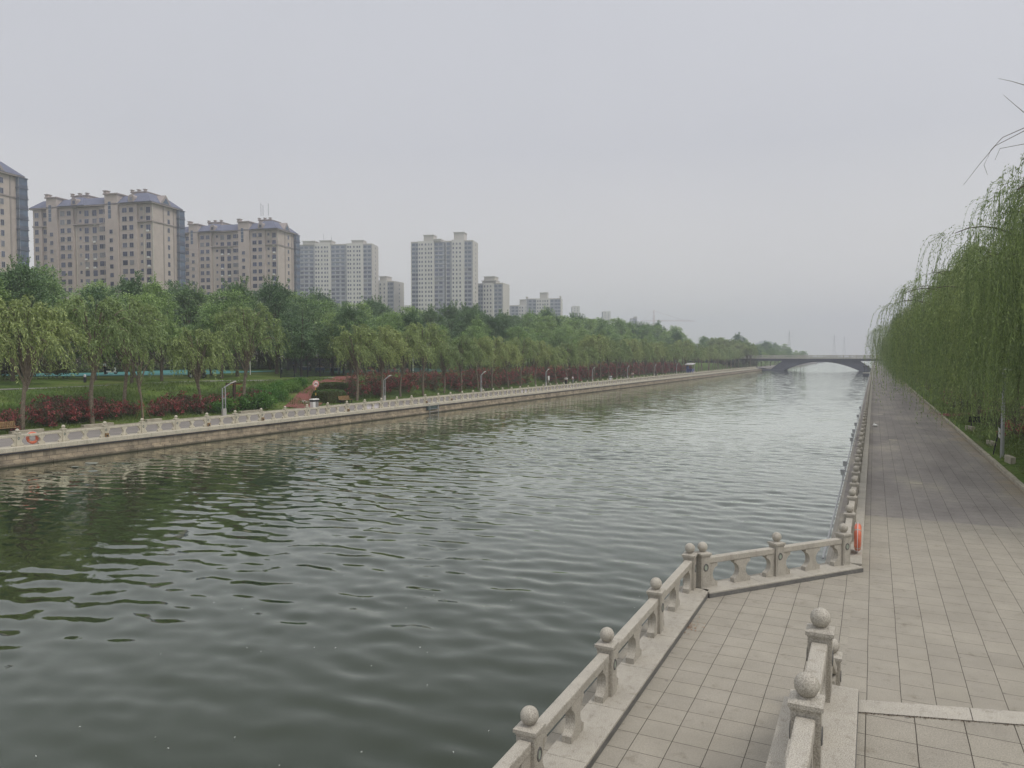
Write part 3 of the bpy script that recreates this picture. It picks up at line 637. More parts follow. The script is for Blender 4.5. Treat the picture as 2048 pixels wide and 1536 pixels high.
def willow(seed, h, cr, th, m, nb=18, nst=36, nlf=36, smin=1.5, smax=4.5, outk=1.0, soft=.7, fall=1.0, bunch=5, jt=.09, sag=.52, ll=0.15, lw=0.03, drift=(0, 0), zmin=1.3, sparse=0.0, stem=False, barkm='willowbark', rise=1.0):
    r = np.random.default_rng(seed); b = MB(); lean = r.normal(0, .22, 2)
    tr = bezier((0, 0, -0.3), (r.normal(0, .15), r.normal(0, .15), th * .6), (lean[0], lean[1], th), 7)
    b.tube(tr, np.linspace(0.019 * h, 0.012 * h, 7), M[barkm], 8)
    Vs = []; stems = []
    for i in range(nb):
        a = 2 * math.pi * (i * 0.381966 + r.uniform(-.06, .06)); f = (i + .5) / nb
        reach = cr * (0.22 + 0.78 * math.sqrt(f)) * r.uniform(.82, 1.12)
        zt = h - (h - th) * (0.02 + sag * f ** 1.3) * r.uniform(.8, 1.15)
        s0 = np.array([lean[0], lean[1], th * r.uniform(.72, 1.0)]) if i % 3 else tr[-1]
        e = np.array([lean[0] + reach * math.cos(a), lean[1] + reach * math.sin(a), zt - 0.6 * f])
        mid = s0 * .45 + e * .55; mid[2] = zt + 0.9 * rise
        bg = bezier(s0, mid, e, 12); b.tube(bg, np.linspace(0.0075 * h, 0.0014 * h, 12), M[barkm], 5)
        gq = max(2, nst // bunch); t = np.repeat(r.uniform(.30, 1.0, gq) ** 0.8, -(-nst // gq))[:nst]; jit = np.repeat(r.normal(0, [.30, .30, .16], (gq, 3)), -(-nst // gq), 0)[:nst]; ga = np.repeat(r.normal(0, 1.0, gq), -(-nst // gq))[:nst]; idx = t * 11; i0 = np.minimum(idx.astype(int), 10); fr = (idx - i0)[:, None]
        p0 = bg[i0] * (1 - fr) + bg[i0 + 1] * fr + (jit + r.normal(0, jt, (nst, 3))) * (cr / 4)
        hd = np.stack([np.cos(a + ga + r.normal(0, .35, nst)), np.sin(a + ga + r.normal(0, .35, nst)), np.zeros(nst)], -1)
        out = outk * r.uniform(.25, 1.1, (nst, 1)) * (cr / 4.5); up = r.uniform(0, .35, (nst, 1))
        ln = r.uniform(smin, smax, (nst, 1)) * (0.55 + 0.6 * f); ln = np.minimum(ln, np.maximum(0.7, p0[:, 2:3] - zmin - r.uniform(0, 1.4, (nst, 1))))
        s = np.linspace(0.0, 1, nlf)[None, :] ** 0.9
        sl = s * ln                                             # (nst, nlf)
        g = 1 - np.exp(-sl / soft)
        px = p0[:, None, :] + hd[:, None, :] * (out * g)[..., None]
        px[..., 2] += up * np.sin(np.minimum(sl / 0.5, 3.14)) - fall * np.maximum(sl - 0.15, 0) ** (1.0 if fall == 1 else 1.35) * (1 - 0.25 * np.exp(-sl))
        sw = np.repeat(r.normal(0, .16, (gq, 2)), -(-nst // gq), 0)[:nst]; ph_ = np.repeat(r.uniform(0, 6.28, (gq, 1)), -(-nst // gq), 0)[:nst]
        px[..., :2] += sw[:, None, :] * (np.sin(sl * .95 + ph_) - np.sin(ph_))[..., None]
        px[..., 0] += drift[0] * sl ** 1.3; px[..., 1] += drift[1] * sl ** 1.3
        if stem: stems.append(px[:, ::4, :])
        tang = np.gradient(px, axis=1)
        ps = px.reshape(-1, 3) + r.normal(0, .02, (nst * nlf, 3)); dd = unit(tang.reshape(-1, 3)) * .8 + r.normal(0, .5, (nst * nlf, 3)) + np.array([drift[0], drift[1], -.35])
        keep = r.uniform(size=len(ps)) > sparse
        ps, dd = ps[keep], dd[keep]
        Vs.append(leaves(ps, dd, ll * r.uniform(.6, 1.3, len(ps)), lw * r.uniform(.8, 1.3, len(ps)), r, .9))
    if stem:
        for st_ in stems:
            a_, c_ = st_[:, :-1].reshape(-1, 3), st_[:, 1:].reshape(-1, 3); n_ = unit(np.cross(c_ - a_, r.normal(size=a_.shape))) * 0.006
            Vs.append(np.stack([a_ - n_, a_ + n_, c_ + n_, c_ - n_], 1))
    return b.mesh('trunk', True), quadmesh('crown', np.concatenate(Vs), m)
def bush(seed, w, h, m, n=900, ls=0.11, fl=0, fm=None, fls=0.11):
    r = np.random.default_rng(seed); k = 16
    c = r.normal(0, .42, (k, 3)) * np.array([w * .5, w * .5, 0]); c[:, 2] = h * r.uniform(.3, .78, k); rr = w * r.uniform(.18, .34, k)
    i = r.integers(0, k, n); d = unit(r.normal(size=(n, 3)) + np.array([0, 0, .3])); ps = c[i] + d * (rr[i] * r.uniform(.5, 1.1, n))[:, None]
    ps[:, 2] = np.clip(ps[:, 2], .04, h * 1.1)
    f = quadmesh('foliage', leaves(ps, d + r.normal(0, .7, (n, 3)), ls * r.uniform(.6, 1.3, n), ls * .6, r, .8), m)
    if not fl: return f, None
    nk = 14; i = np.repeat(r.integers(0, k, nk), -(-fl // nk))[:fl]; d = unit(np.repeat(unit(r.normal(size=(nk, 3)) * np.array([1, 1, .6]) + np.array([0, 0, .55])), -(-fl // nk), 0)[:fl] + r.normal(0, .28, (fl, 3))); q = c[i] + d * (rr[i] * r.uniform(.95, 1.18, fl))[:, None]
    q[:, 2] = np.clip(q[:, 2], .12, h * 1.15)
    ps = np.repeat(q, 5, 0) + r.normal(0, fls * .35, (fl * 5, 3)); dd = r.normal(size=ps.shape) + np.array([0, 0, .4])
    return f, quadmesh('blossoms', leaves(ps, dd, fls * r.uniform(.7, 1.2, len(ps)), fls * .9, r, .6), fm)
def plant(name, parts, loc, rz=0.0, sc=1.0, label=None, cat=None, group=None):
    o = empty(name, loc, rz, label, cat, group); o.scale = (sc, sc, sc) if not hasattr(sc, '__len__') else sc
    for n_, me in parts: obj(n_, me, o)
    return o
print('meshes: willows')
LW = [willow(20 + i, h, cr, th, M['willow'], nb=24, nst=30, nlf=22, smin=.8, smax=2.3, outk=2.1, soft=1.1, fall=.62, ll=.23, lw=.055, drift=d, zmin=2.1, rise=.8) for i, (h, cr, th, d) in enumerate(((8.0, 2.9, 3.2, (.06, .10)), (8.6, 3.1, 3.6, (.05, .12)), (7.4, 2.7, 3.0, (.08, .06)), (9.0, 3.3, 3.9, (.04, .10)), (7.8, 3.0, 3.3, (.07, .09))))]
LWS = [willow(40 + i, 7.2, 1.9, 3.5, M['willow'], nb=12, nst=14, nlf=18, smin=.5, smax=1.5, ll=.2, lw=.05, drift=(.06, .1), zmin=2.4) for i in range(2)]
RWm = [willow(60 + i, h, cr, th, M['willow_near'], nb=24, nst=48, nlf=48, smin=3.6, smax=8.2, ll=.19, lw=.042, drift=d, zmin=.8, bunch=9, jt=.075, sag=.34, stem=True, barkm='bark') for i, (h, cr, th, d) in enumerate(((11.8, 6.1, 4.2, (-.01, -.02)), (11.2, 5.8, 3.8, (.0, -.03)), (12.3, 6.2, 4.6, (-.02, .0))))]
NW = willow(71, 12.3, 5.8, 4.6, M['willow_near'], nb=40, nst=55, nlf=72, smin=4.6, smax=9.5, ll=.125, lw=.030, drift=(-.02, 0), zmin=1.0, bunch=8, jt=.08, sag=.4, stem=True, barkm='bark')
print('meshes: broadleaf')
BL = [broadleaf(80 + i, h, cr, th, M['leaf'], spiky=s, squash=q) for i, (h, cr, th, s, q) in enumerate(((12.0, 4.6, 2.8, False, 1), (13.0, 4.3, 3.2, True, .95), (11.5, 5.0, 2.7, False, .9), (13.0, 4.8, 3.0, False, .95), (12.0, 4.4, 3.0, False, 1)))]
DL = [broadleaf(90 + i, h, cr, th, M['darkleaf'], spiky=s, nl=16) for i, (h, cr, th, s) in enumerate(((13.0, 4.7, 2.4, False), (13.5, 4.2, 2.6, True)))]
RB = [bush(100 + i, w, h, M['roseleaf'], 800, .12, fl, M['rose'], .13) for i, (w, h, fl) in enumerate(((1.9, 1.25, 105), (2.2, 1.4, 70), (1.7, 1.1, 135), (2.0, 1.3, 40)))]
SB = [bush(110 + i, w, h, M['shrubleaf'], 1500, .17) for i, (w, h) in enumerate(((1.9, 1.2), (2.2, 1.35), (1.6, 1.0)))]
OB = [bush(120 + i, w, h, M['roseleaf'], 900, .13) for i, (w, h) in enumerate(((1.6, 1.0), (2.0, 1.25)))]
# --- willow row on the left bank (position, variant, scale)
lamps_Y = [PX(447, -51.45) + 24.0 * k for k in range(12)]
def lamp_zone(y):
    k = sum(1 for q in lamps_Y if q < y)
    if k == 0: return 'before the first opposite lamp post'
    if k >= 7: return None
    return 'between the %s and %s opposite lamp posts' % (ORD[k - 1], ORD[k])
front = [(41, -52.9, 0, 1.12), (183, -53.2, 3, 1.06), (404, -53.4, 2, 1.0), (487, -54.2, 1, 1.12), (713, -53, 0, 1.06), (245, -56.5, 1, 1.04)]
zone_n = {}
def ordz(key): zone_n[key] = zone_n.get(key, 0) + 1; return ORD[min(zone_n[key], 20) - 1]
wl = []
for u, X, k, s in front: wl.append((X, PX(u, X), k, s))
y = 73.6; i = 0
while y < 338:
    wl.append((-53 + rnd.uniform(-.5, .5), y, rnd.randrange(5), rnd.uniform(.86, 1.08) if y < 200 else rnd.uniform(.95, 1.12))); y += rnd.uniform(4.4, 5.7)
for X, y, k, s in wl:
    z = lamp_zone(y)
    lb = 'pale green willow in the opposite row, %s %s' % (ordz(z), z) if z else 'hazy far willow of the opposite row melting into its neighbours near the bridge'
    plant('willow_tree', (('trunk', LW[k][0]), ('crown', LW[k][1])), (X, y, hl(X, y)), rnd.uniform(-.5, .5), s, lb, 'tree', 'willows in a row on the opposite bank' if z else 'far hazy willows before the bridge')
# slender staked sapling
X = -53; y = PX(284, X); s = plant('sapling_tree', (('trunk', LWS[0][0]), ('crown', LWS[0][1])), (X, y, hl(X, y)), .4, (.72, .72, .82), 'thin sparse sapling held by crossed stakes behind the opposite railing', 'tree')
for k, (dx, dy_) in enumerate(((0.5, -0.75), (0.3, 1.0), (-.8, .1))):
    b = MB(); b.tube([(dx * 1.2, dy_ * 1.2, -.1), (0, 0, 1.75)], .028, M['wood'], 6); b.build('stake', s)
for X, y, s in ((-47.6, 333, 1.05), (-49.5, 337, 1.25), (-52, 331, 1.2), (-55, 338, 1.4), (-59, 336, 1.4), (-63, 339, 1.5)):
    plant('willow_tree', (('trunk', LW[3][0]), ('crown', LW[3][1])), (X, y, 0), rnd.uniform(0, 6), s, 'hazy far willow hiding the left end of the road bridge', 'tree', 'far willows against the bridge end')
for k, (X, y) in enumerate(((-46.5, 338), (-48.5, 336), (-51, 339), (-54, 337), (-57, 339), (-60, 337), (-64, 339), (-69, 338))):
    plant('bank_shrub', (('foliage', OB[k % 2][0]),), (X, y, 0), k, (2.2, 2.2, 3.4), 'tall hazy shrub packed against the left bridge end', 'shrub', 'shrubs at the bridge end')
# --- park trees behind (front rank to back rank)
ZONES = [(75, 'below the leftmost brown tower'), (370, 'below the middle brown block'), (592, 'below the rightmost brown block'), (757, 'below the wide pale slab'), (823, 'below the gap between pale towers'), (953, 'below the twin pale tower'), (1125, 'below the small pale towers'), (1290, 'left of the crane'), (1520, 'below the crane arm'), (1700, 'around the bridge end')]
TR = []
def in_view(X, y, pad=60):
    u, v, d = proj((X, y, 6)); return -pad < u < 2048 + pad
rank_rows = [(-67.5, 7.4, .66, .80), (-74, 7.0, .76, .90), (-82, 7.2, .86, 1.0), (-92, 7.2, .94, 1.06), (-103, 7.6, 1.02, 1.14), (-113, 7.6, 1.08, 1.2), (-122, 8.5, 1.1, 1.25)]
for ri, (X0, sp, s0, s1) in enumerate(rank_rows):
    y = 22 + ri * 2.3
    while y < (350 if ri < 5 else 200):
        X = X0 + rnd.uniform(-2.2, 2.2); yy = y + rnd.uniform(-1.5, 1.5); y += sp * (1 if y < 180 else 1.25)
        if not in_view(X, yy): continue
        u = proj((X, yy, 6))[0]
        if ri == 0 and u < 560 and rnd.random() < .75: continue         # open lawn at the left
        if ri == 0 and 560 <= u < 690: continue                          # mouth of the red path
        if ri == 1 and u < 560 and rnd.random() < .25: continue
        if -107 < X < -87 and 58 < yy < 97: continue                     # the teal court
        if -86 < X < -72 and 101 < yy < 130: continue                    # the fenced court
        TR.append((ri, X, yy, u, rnd.uniform(s0, s1) * (1 + (.24 * smooth01((u - 1000) / 120) * smooth01((1480 - u) / 120) if ri >= 2 else 0))))
for y in np.arange(352, 640, 12.0):                                      # beyond the bridge
    TR.append((9, -60 - rnd.uniform(0, 14), y, 0, rnd.uniform(.75, 1.05))); TR.append((9, -49 - rnd.uniform(0, 5), y + 6, 0, rnd.uniform(.5, .8)))
TR.sort(key=lambda t: (t[0], t[3]))
RN = ['nearest', 'second', 'third', 'fourth', 'fifth', 'sixth', 'rearmost']
for ri, X, yy, u, s in TR:
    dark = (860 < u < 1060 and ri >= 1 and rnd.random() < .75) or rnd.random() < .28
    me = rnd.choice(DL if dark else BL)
    if ri == 9: lb, g = 'hazy blue-green tree in the far wood beyond the road bridge', 'trees beyond the bridge'
    else:
        zn = next((n_ for lim, n_ in ZONES if u < lim), ZONES[-1][1])
        lb = '%s leafy park tree, %s rank %s, %s from the left' % ('dark' if dark else 'green', RN[ri], zn, ordz((ri, zn, dark))); g = 'park trees on the opposite bank'
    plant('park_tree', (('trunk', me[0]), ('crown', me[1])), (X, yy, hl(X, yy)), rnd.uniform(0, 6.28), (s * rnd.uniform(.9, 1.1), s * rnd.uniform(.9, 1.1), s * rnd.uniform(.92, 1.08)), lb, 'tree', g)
# --- willows over the right promenade
ry = [(10.4, 31.5, 2, 1.2), (9.2, 39.5, 0, 1.04), (8.9, 49.0, 1, 1.06), (8.2, 57, 2, 1.0), (8.0, 65, 0, 1.03), (7.9, 72.5, 2, .97)]
y = 80
while y < 325: ry.append((7.8 + rnd.uniform(-.6, .6), y, rnd.randrange(3), rnd.uniform(.84, 1.1))); y += 7.2 if y < 150 else 9
for k, (X, y, v, s) in enumerate(ry):
    lb = ('tall weeping willow with bare twigs at the right edge, nearest over the promenade' if k == 0 else
          'weeping willow drooping over the right promenade, %s in from the nearest' % ORD[k] if k < 9 else 'distant weeping willow hidden in the green curtain along the right promenade')
    plant('weeping_willow', (('trunk', (NW if k < 2 else RWm[v])[0]), ('crown', (NW if k < 2 else RWm[v])[1])), (X, y, hr(X, y)), rnd.uniform(0, 6.28), s, lb, 'tree', 'weeping willows over the right promenade' if k < 9 else 'distant willows along the right promenade')
for y in np.arange(345, 640, 16.0):
    me = BL[rnd.randrange(5)]; X = 9 + rnd.uniform(-2, 5)
    plant('park_tree', (('trunk', me[0]), ('crown', me[1])), (X, y, 0), rnd.uniform(0, 6), rnd.uniform(.8, 1.0), 'hazy tree on the right bank beyond the road bridge', 'tree', 'right bank trees beyond the bridge')
# bare whips of the nearest willow against the sky
w0 = [o for o in COL.objects if o.name.startswith('weeping_willow')][0]
def at_depth(u, v, Y):
    d = ray(u, v); t = Y / d.y; return Vector((d.x * t, d.y * t, H + d.z * t))
inv = (Matrix.Translation(w0.location) @ Matrix.Rotation(w0.rotation_euler.z, 4, 'Z') @ Matrix.Scale(w0.scale.x, 4)).inverted()
for pts in (((2130, 215), (2048, 262), (1990, 292), (1958, 330), (1927, 370)), ((2130, 230), (2048, 256), (2005, 275), (1982, 300), (1968, 330), (1975, 350)), ((2120, 200), (2048, 170), (2025, 163), (1997, 157)), ((2120, 300), (2048, 225), (2030, 210), (2007, 190)), ((2130, 330), (2048, 288), (2000, 297), (1990, 320))):
    b = MB(); n_ = len(pts); b.tube([inv @ at_depth(u, v, 29.5 + .12 * k) for k, (u, v) in enumerate(pts)], list(np.linspace(.012, .004, n_)), M['twig'], 5); b.build('bare_twig', w0)
# --- rose bushes on the left slope
RU = {}
def put_bush(name, var, X, y, s, lb, cat, grp):
    parts = [('foliage', var[0])] + ([('blossoms', var[1])] if var[1] else [])
    plant(name, parts, (X, y, hl(X, y) - .03 if X < 0 else hr(X, y) - .03), rnd.uniform(0, 6.28), s, lb, cat, grp)
rose_spots = []
for u0, u1, X, n_ in ((-6, 32, -54, 3), (72, 165, -54.2, 6), (80, 165, -56, 5), (160, 230, -54.5, 4), (170, 215, -56.2, 3), (232, 262, -55, 2), (300, 400, -54.2, 6), (330, 385, -56, 2), (415, 462, -54.2, 4), (462, 522, -54.6, 4), (480, 530, -56, 2)):
    for k in range(n_):
        u = u0 + (u1 - u0) * (k + .5) / n_; XX = X + rnd.uniform(-.4, .4); rose_spots.append((XX, PX(u, XX), rnd.choice([0, 2, 1]), rnd.uniform(.8, 1.05), 'low' if X > -55.5 else 'upper'))
for X, y0, sp in ((-54.4, 70.0, 2.3), (-56.4, 73.4, 2.3), (-58.6, 76.0, 2.6), (-60.6, 80.5, 2.9)):
    y = y0
    while y < 250:
        if not (X > -55 and 77 < y < 92 and rnd.random() < .7) and not (X > -58 and 120 < y < 128):
            rose_spots.append((X + rnd.uniform(-.5, .5), y, rnd.choice([0, 2, 1, 3] if y < 200 else [0, 2]), rnd.uniform(.85, 1.2) * (1 if y < 130 else 1.25), {-54.4: 'lowest', -56.4: 'second', -58.6: 'third', -60.6: 'topmost'}[X]))
        y += sp * (1 if y < 130 else 1.35) * rnd.uniform(.9, 1.1)
for X, y, v, s, row in sorted(rose_spots, key=lambda t: t[1])[:298]:
    z = lamp_zone(y)
    lb = '%s row red rose bush %s, %s along' % (row, z, ordz(('rose', row, z))) if z else 'hazy dull red rose bush far along the opposite slope'
    put_bush('rose_bush', RB[v], X, y, s, lb, 'bush', 'red rose bushes on the opposite slope' if z else 'far rose bushes on the opposite slope')
# --- lush green shrubs left of the red path, hedges right of it
pa = P(590, 812, 0.3); pb = Vector((-62, 78.8, 2.2))
for k in range(46):
    t = (k % 12) / 11; row = k // 12
    c = Vector((-53.2, 55.2, 0)).lerp(Vector((-61.0, 70.2, 0)), t); X = c.x + rnd.uniform(-.3, .3); y = c.y - 1.0 - row * 1.75 + rnd.uniform(-.3, .3)
    put_bush('leafy_shrub', (SB[k % 3][0], None), X, y, rnd.uniform(.85, 1.1) * (1 - .08 * row) * (1.05 - .3 * t), 'bright green leafy shrub left of the red path, %s up the slope in %s file' % (ORD[k % 12], ('path-side', 'second', 'third', 'outermost')[row]), 'shrub', 'leafy shrubs beside the red path')
def hedge(name, x0, x1, y0, y1, h, label):
    r = np.random.default_rng(3 + int(y0)); n = 9000; ps = r.uniform((x0, y0, 0), (x1, y1, h), (n, 3)); f = r.integers(0, 5, n)
    ps[f == 0, 0] = x0; ps[f == 1, 0] = x1; ps[f == 2, 1] = y0; ps[f == 3, 1] = y1; ps[f == 4, 2] = h
    c = np.array([(x0 + x1) / 2, (y0 + y1) / 2, h * .4]); ps += r.normal(0, .04, ps.shape); nrm = ps - c; nrm /= np.array([(x1 - x0), (y1 - y0), h]); 
    ps = c + (ps - c) * (1 - .12 * np.maximum(0, np.linalg.norm(nrm, axis=1) - .62)[:, None] / .25)
    V = leaves(ps, unit(nrm) + r.normal(0, .6, ps.shape), .10 * r.uniform(.7, 1.2, n), .06, r, .3)
    o = empty(name, (0, 0, hl((x0 + x1) / 2, y0)), 0, label, 'hedge'); obj('foliage', quadmesh('foliage', V, M['hedge']), o)
    b = MB(); b.box(x0 + .15, x1 - .15, y0 + .15, y1 - .15, -.6, h - .15, M['soil']); b.build('stems', o)
hedge('clipped_hedge', -55.2, -52.9, 64.0, 67.2, 1.25, 'low flat-topped clipped hedge behind the litter bin')
hedge('rounded_hedge', -57.6, -55.5, 67.6, 71.0, 1.35, 'rounded clipped hedge just above the flat-topped one')
# --- dark shrubs and roses under the right willows
for k in range(34):
    y = 36 + k * 2.1; X = 8.6 + rnd.uniform(-.9, 1.4)
    if 72.5 < y < 78.5: continue
    if k % 3 == 2: put_bush('rose_bush', RB[k % 4], X, y, .9, 'shaded rose bush under the right willows, %s from the near end' % ordz('rr'), 'bush', 'rose bushes under the right willows')
    else: put_bush('dark_shrub', (OB[k % 2][0], None), X, y, rnd.uniform(.9, 1.2), 'dark shrub under the right willows, %s from the near end' % ORD[min(19, len([1 for j in range(k) if j % 3 != 2]))] if len([1 for j in range(k) if j % 3 != 2]) < 20 else 'dark shrub deep under the far right willows', 'shrub', 'shrubs under the right willows')
k_ = 0
for X0, ya, yb_, st_ in ((-109, 26, 128, 2.6), (-86.2, 24, 57, 2.6), (-88.5, 100, 150, 2.9), (-97, 26, 58, 3.0)):  # shrub rows added to darken the background, standing in for woodland shade
    y = ya
    while y < yb_:
        X = X0 + rnd.uniform(-.8, .8)
        if in_view(X, y):
            plant('shade_fill_shrub', (('foliage', OB[k_ % 2][0]),), (X, y, hl(X, y) - .05), rnd.uniform(0, 6), (1.9, 1.9, rnd.uniform(2.2, 3.2)), 'tall dark shrub added to stand for the shade beneath the park trees', 'shrub', 'dark shrubs added for shade in the park'); k_ += 1
        y += st_ * rnd.uniform(.8, 1.2)
# --- grass blades (uncountable)
def grass(name, n, fx, fy, h, ln):
    r = np.random.default_rng(9); xs = r.uniform(*fx, n); yy = r.uniform(*fy, n)
    cl = np.sin(xs * .7 + yy * .3) + np.sin(yy * .9 - xs * .4) + r.normal(0, .7, n); k = cl > -.6; xs, yy = xs[k], yy[k]; n = len(xs)
    ps = np.stack([xs, yy, np.array([h(a, c) for a, c in zip(xs, yy)])], -1)
    return tag(obj(name, quadmesh(name, leaves(ps, r.normal(0, .45, (n, 3)) + np.array([0, 0, 1]), ln * r.uniform(.5, 1.3, n), .05, r, 0), M['grass'])), kind='stuff')
grass('slope_grass', 42000, (-66, -53.4), (26, 78), hl, .30)
grass('verge_grass', 15000, (5.9, 8.6), (30, 95), hr, .20)
grass('bank_grass', 9000, (-54.5, -52.0), (26, 150), hl, .22)
# ------------------------------------------------------------------ paths, courts, fence
def strip(name, pts, w, m, h, dz=0.03, kind='structure', n=40):
    pts = [Vector(p) for p in pts]; c = []
    seg = [(pts[i + 1] - pts[i]).length for i in range(len(pts) - 1)]; tot = sum(seg)
    for k in range(n + 1):
        s = tot * k / n; i = 0
        while i < len(seg) - 1 and s > seg[i]: s -= seg[i]; i += 1
        c.append(pts[i].lerp(pts[i + 1], s / seg[i]))
    V = []; q = 6
    for k in range(n + 1):
        d = (c[min(k + 1, n)] - c[max(k - 1, 0)]).normalized(); s = Vector((-d.y, d.x))
        for j in range(q + 1):
            p = c[k] + s * w * (j / q - .5); V.append((p.x, p.y, h(p.x, p.y) + dz))
    Fs = [(k * (q + 1) + j, k * (q + 1) + j + 1, (k + 1) * (q + 1) + j + 1, (k + 1) * (q + 1) + j) for k in range(n) for j in range(q)]
    me = bpy.data.meshes.new(name); me.from_pydata(V, [], Fs); me.materials.append(m); me.update()
    o = obj(name, me); tag(o, kind=kind); return o
RP = [(-51.95, 58.3), (-52.6, 59.6), (-56.6, 66), (-61, 74.3), (-64.5, 81.8), (-67.5, 86)]
strip('red_path', RP, 3.1, M['redpath'], hl, .07)
strip('park_path', [(-70.5, 20), (-69, 41), (-67.3, 55.3), (-66.2, 70), (-66.5, 84)], 1.5, M['greypath'], hl, .05)
strip('side_path', [(5.6, 75.2), (8, 76), (14, 77.5)], 3.0, M['redpath'], hr, .08)
b = MB()
for k, (a, c, e, f) in enumerate(((-.7, .2, .7, .32), (-.5, .5, -.38, 1.0), (-.1, .45, .0, 1.05), (.3, .5, .42, 1.1), (-.6, 1.15, .6, 1.27))):
    for x0, y0, x1, y1 in ((a, c, e, f),):
        n_ = 5
        vs = []
        for j in range(n_ + 1):
            for xx in (x0, x1):
                yy = y0 + (y1 - y0) * j / n_; cx, cy = -53.8 + xx * .85 - yy * .55, 61.6 + xx * .52 + yy * .84; vs.append((cx, cy, hl(cx, cy) + .09))
        b.add(vs, [(2 * j, 2 * j + 1, 2 * j + 3, 2 * j + 2) for j in range(n_)], M['white'])
tag(b.build('path_marking'), 'worn white painted marking on the foot of the red path', 'road marking')
b = MB(); V = []; xs = np.linspace(-107, -88, 8); yv = np.linspace(59, 96, 14)
b.add([(x, y, hl(x, y) + .06) for y in yv for x in xs], [(j * 8 + i, j * 8 + i + 1, (j + 1) * 8 + i + 1, (j + 1) * 8 + i) for j in range(13) for i in range(7)], M['teal']); tag(b.build('court'), kind='structure')
b = MB(); xs = np.linspace(-87, -71.5, 6); yv = np.linspace(100, 132, 8); dg = mat('dark_green_court', (0.035, 0.085, 0.07), .8)
b.add([(x, y, hl(x, y) + .06) for y in yv for x in xs], [(j * 6 + i, j * 6 + i + 1, (j + 1) * 6 + i + 1, (j + 1) * 6 + i) for j in range(7) for i in range(5)], dg); tag(b.build('court_surface'), kind='structure')
fe = empty('court_fence', (0, 0, 0), 0, 'dark blue mesh fence with black posts above the red path', 'fence')
fy = [76 + 2.6 * k for k in range(15)]; fx = -70.6
for y in fy:
    b = MB(); z = hl(fx, y); b.box(fx - .05, fx + .05, y - .05, y + .05, z - .2, z + 2.5, M['dark']); b.build('fence_post', fe)
b = MB(); zf = hl(fx, 90) + .1
for y in np.arange(76.1, 112.3, .13): b.box(fx - .072, fx - .055, y, y + .028, zf, zf + 2.3, M['darkblue'])
b.build('mesh_panel', fe)
b = MB()
for z in (zf, zf + 1.15, zf + 2.35): b.box(fx + .052, fx + .09, 75.9, 112.5, z, z + .05, M['darkblue'])
b.build('fence_rail', fe)
fe2 = empty('court_fence', (0, 0, 0), 0, 'dark mesh fence running behind the teal court', 'fence')
b = MB(); fx = -109.5; zf = hl(fx, 80) + .05
for y in np.arange(40, 118, .2): b.box(fx, fx + .02, y, y + .06, zf, zf + 3.2, M['darkblue'])
b.build('mesh_panel', fe2)
for k in range(24):
    b = MB(); y = 40 + k * 3.3; b.box(fx + .03, fx + .13, y, y + .1, zf - .3, zf + 3.4, M['dark']); b.build('fence_post', fe2)
# ------------------------------------------------------------------ lamps, benches, bins, signs
def lamp(y):
    r_ = empty('lamp_post', (-51.45, y, 0))
    for dx in (-.16, .16):
        b = MB(); b.box(-.035, .035, dx - .04, dx + .04, .72, 2.55 if dx < 0 else 2.62, M['steel']); b.build('pole', r_)
    b = MB(); b.box(-.10, .10, -.19, .19, 0, .72, M['lamp_grey']); b.build('pedestal', r_, bevel=.01)
    b = MB(); b.box(-.03, .03, -.12, .12, 1.62, 1.67, M['steel']); b.build('crossbar', r_)
    T = Matrix.Translation((0, .1, 2.58)) @ Matrix.Rotation(R(24), 4, 'X')
    b = MB(); b.box(-.05, .05, -.1, .85, .0, .06, M['steel'], T); b.build('arm', r_)
    b = MB(); b.box(-.11, .11, .80, 1.35, -.08, -.02, M['lamp_grey'], Matrix.Translation((0, .1, 2.58)) @ Matrix.Rotation(R(15), 4, 'X') @ Matrix.Translation((0, 0, .22))); b.build('lamp_head', r_)
    return r_
lp = None
for k, y in enumerate(lamps_Y[:9]):
    o = lamp(y) if lp is None else copy_tree(lp, None, (-51.45, y, 0))
    lp = lp or o
    tag(o, 'grey twin-pole lamp post with angled arm on the opposite promenade, %s from the left' % ORD[k], 'lamp post', 'twin-pole lamp posts on the opposite promenade')
q = P(2004, 914, .15); rl = empty('lamp_post', (q.x, q.y, .1), 0, 'tall grey lamp post rising into the willows at the right edge', 'lamp post')
b = MB(); b.lathe([(.1, -.2), (.095, .0), (.075, 4.6)], M['steel'], 12); b.build('pole', rl, smooth=True)
b = MB(); b.box(-.05, .05, -1.0, .1, 4.6, 4.68, M['steel']); b.build('arm', rl)
b = MB(); b.box(-.13, .13, -1.5, -.9, 4.52, 4.6, M['white']); b.build('lamp_head', rl)
b = MB(); vs = [(-.105, -.085 - .0 * j + .03 * math.sin(k), z) for j, z in enumerate((1.05, 1.3, 1.55)) for k in range(3)]
b.add([(-.11 - .03 * k, -.10 + .02 * j, 1.0 + .25 * j + .03 * k) for j in range(3) for k in range(4)], [(j * 4 + k, j * 4 + k + 1, j * 4 + k + 5, j * 4 + k + 4) for j in range(2) for k in range(3)], M['white']); o = b.build('paper_notice', rl); o.modifiers.new('Solidify', 'SOLIDIFY').thickness = .004
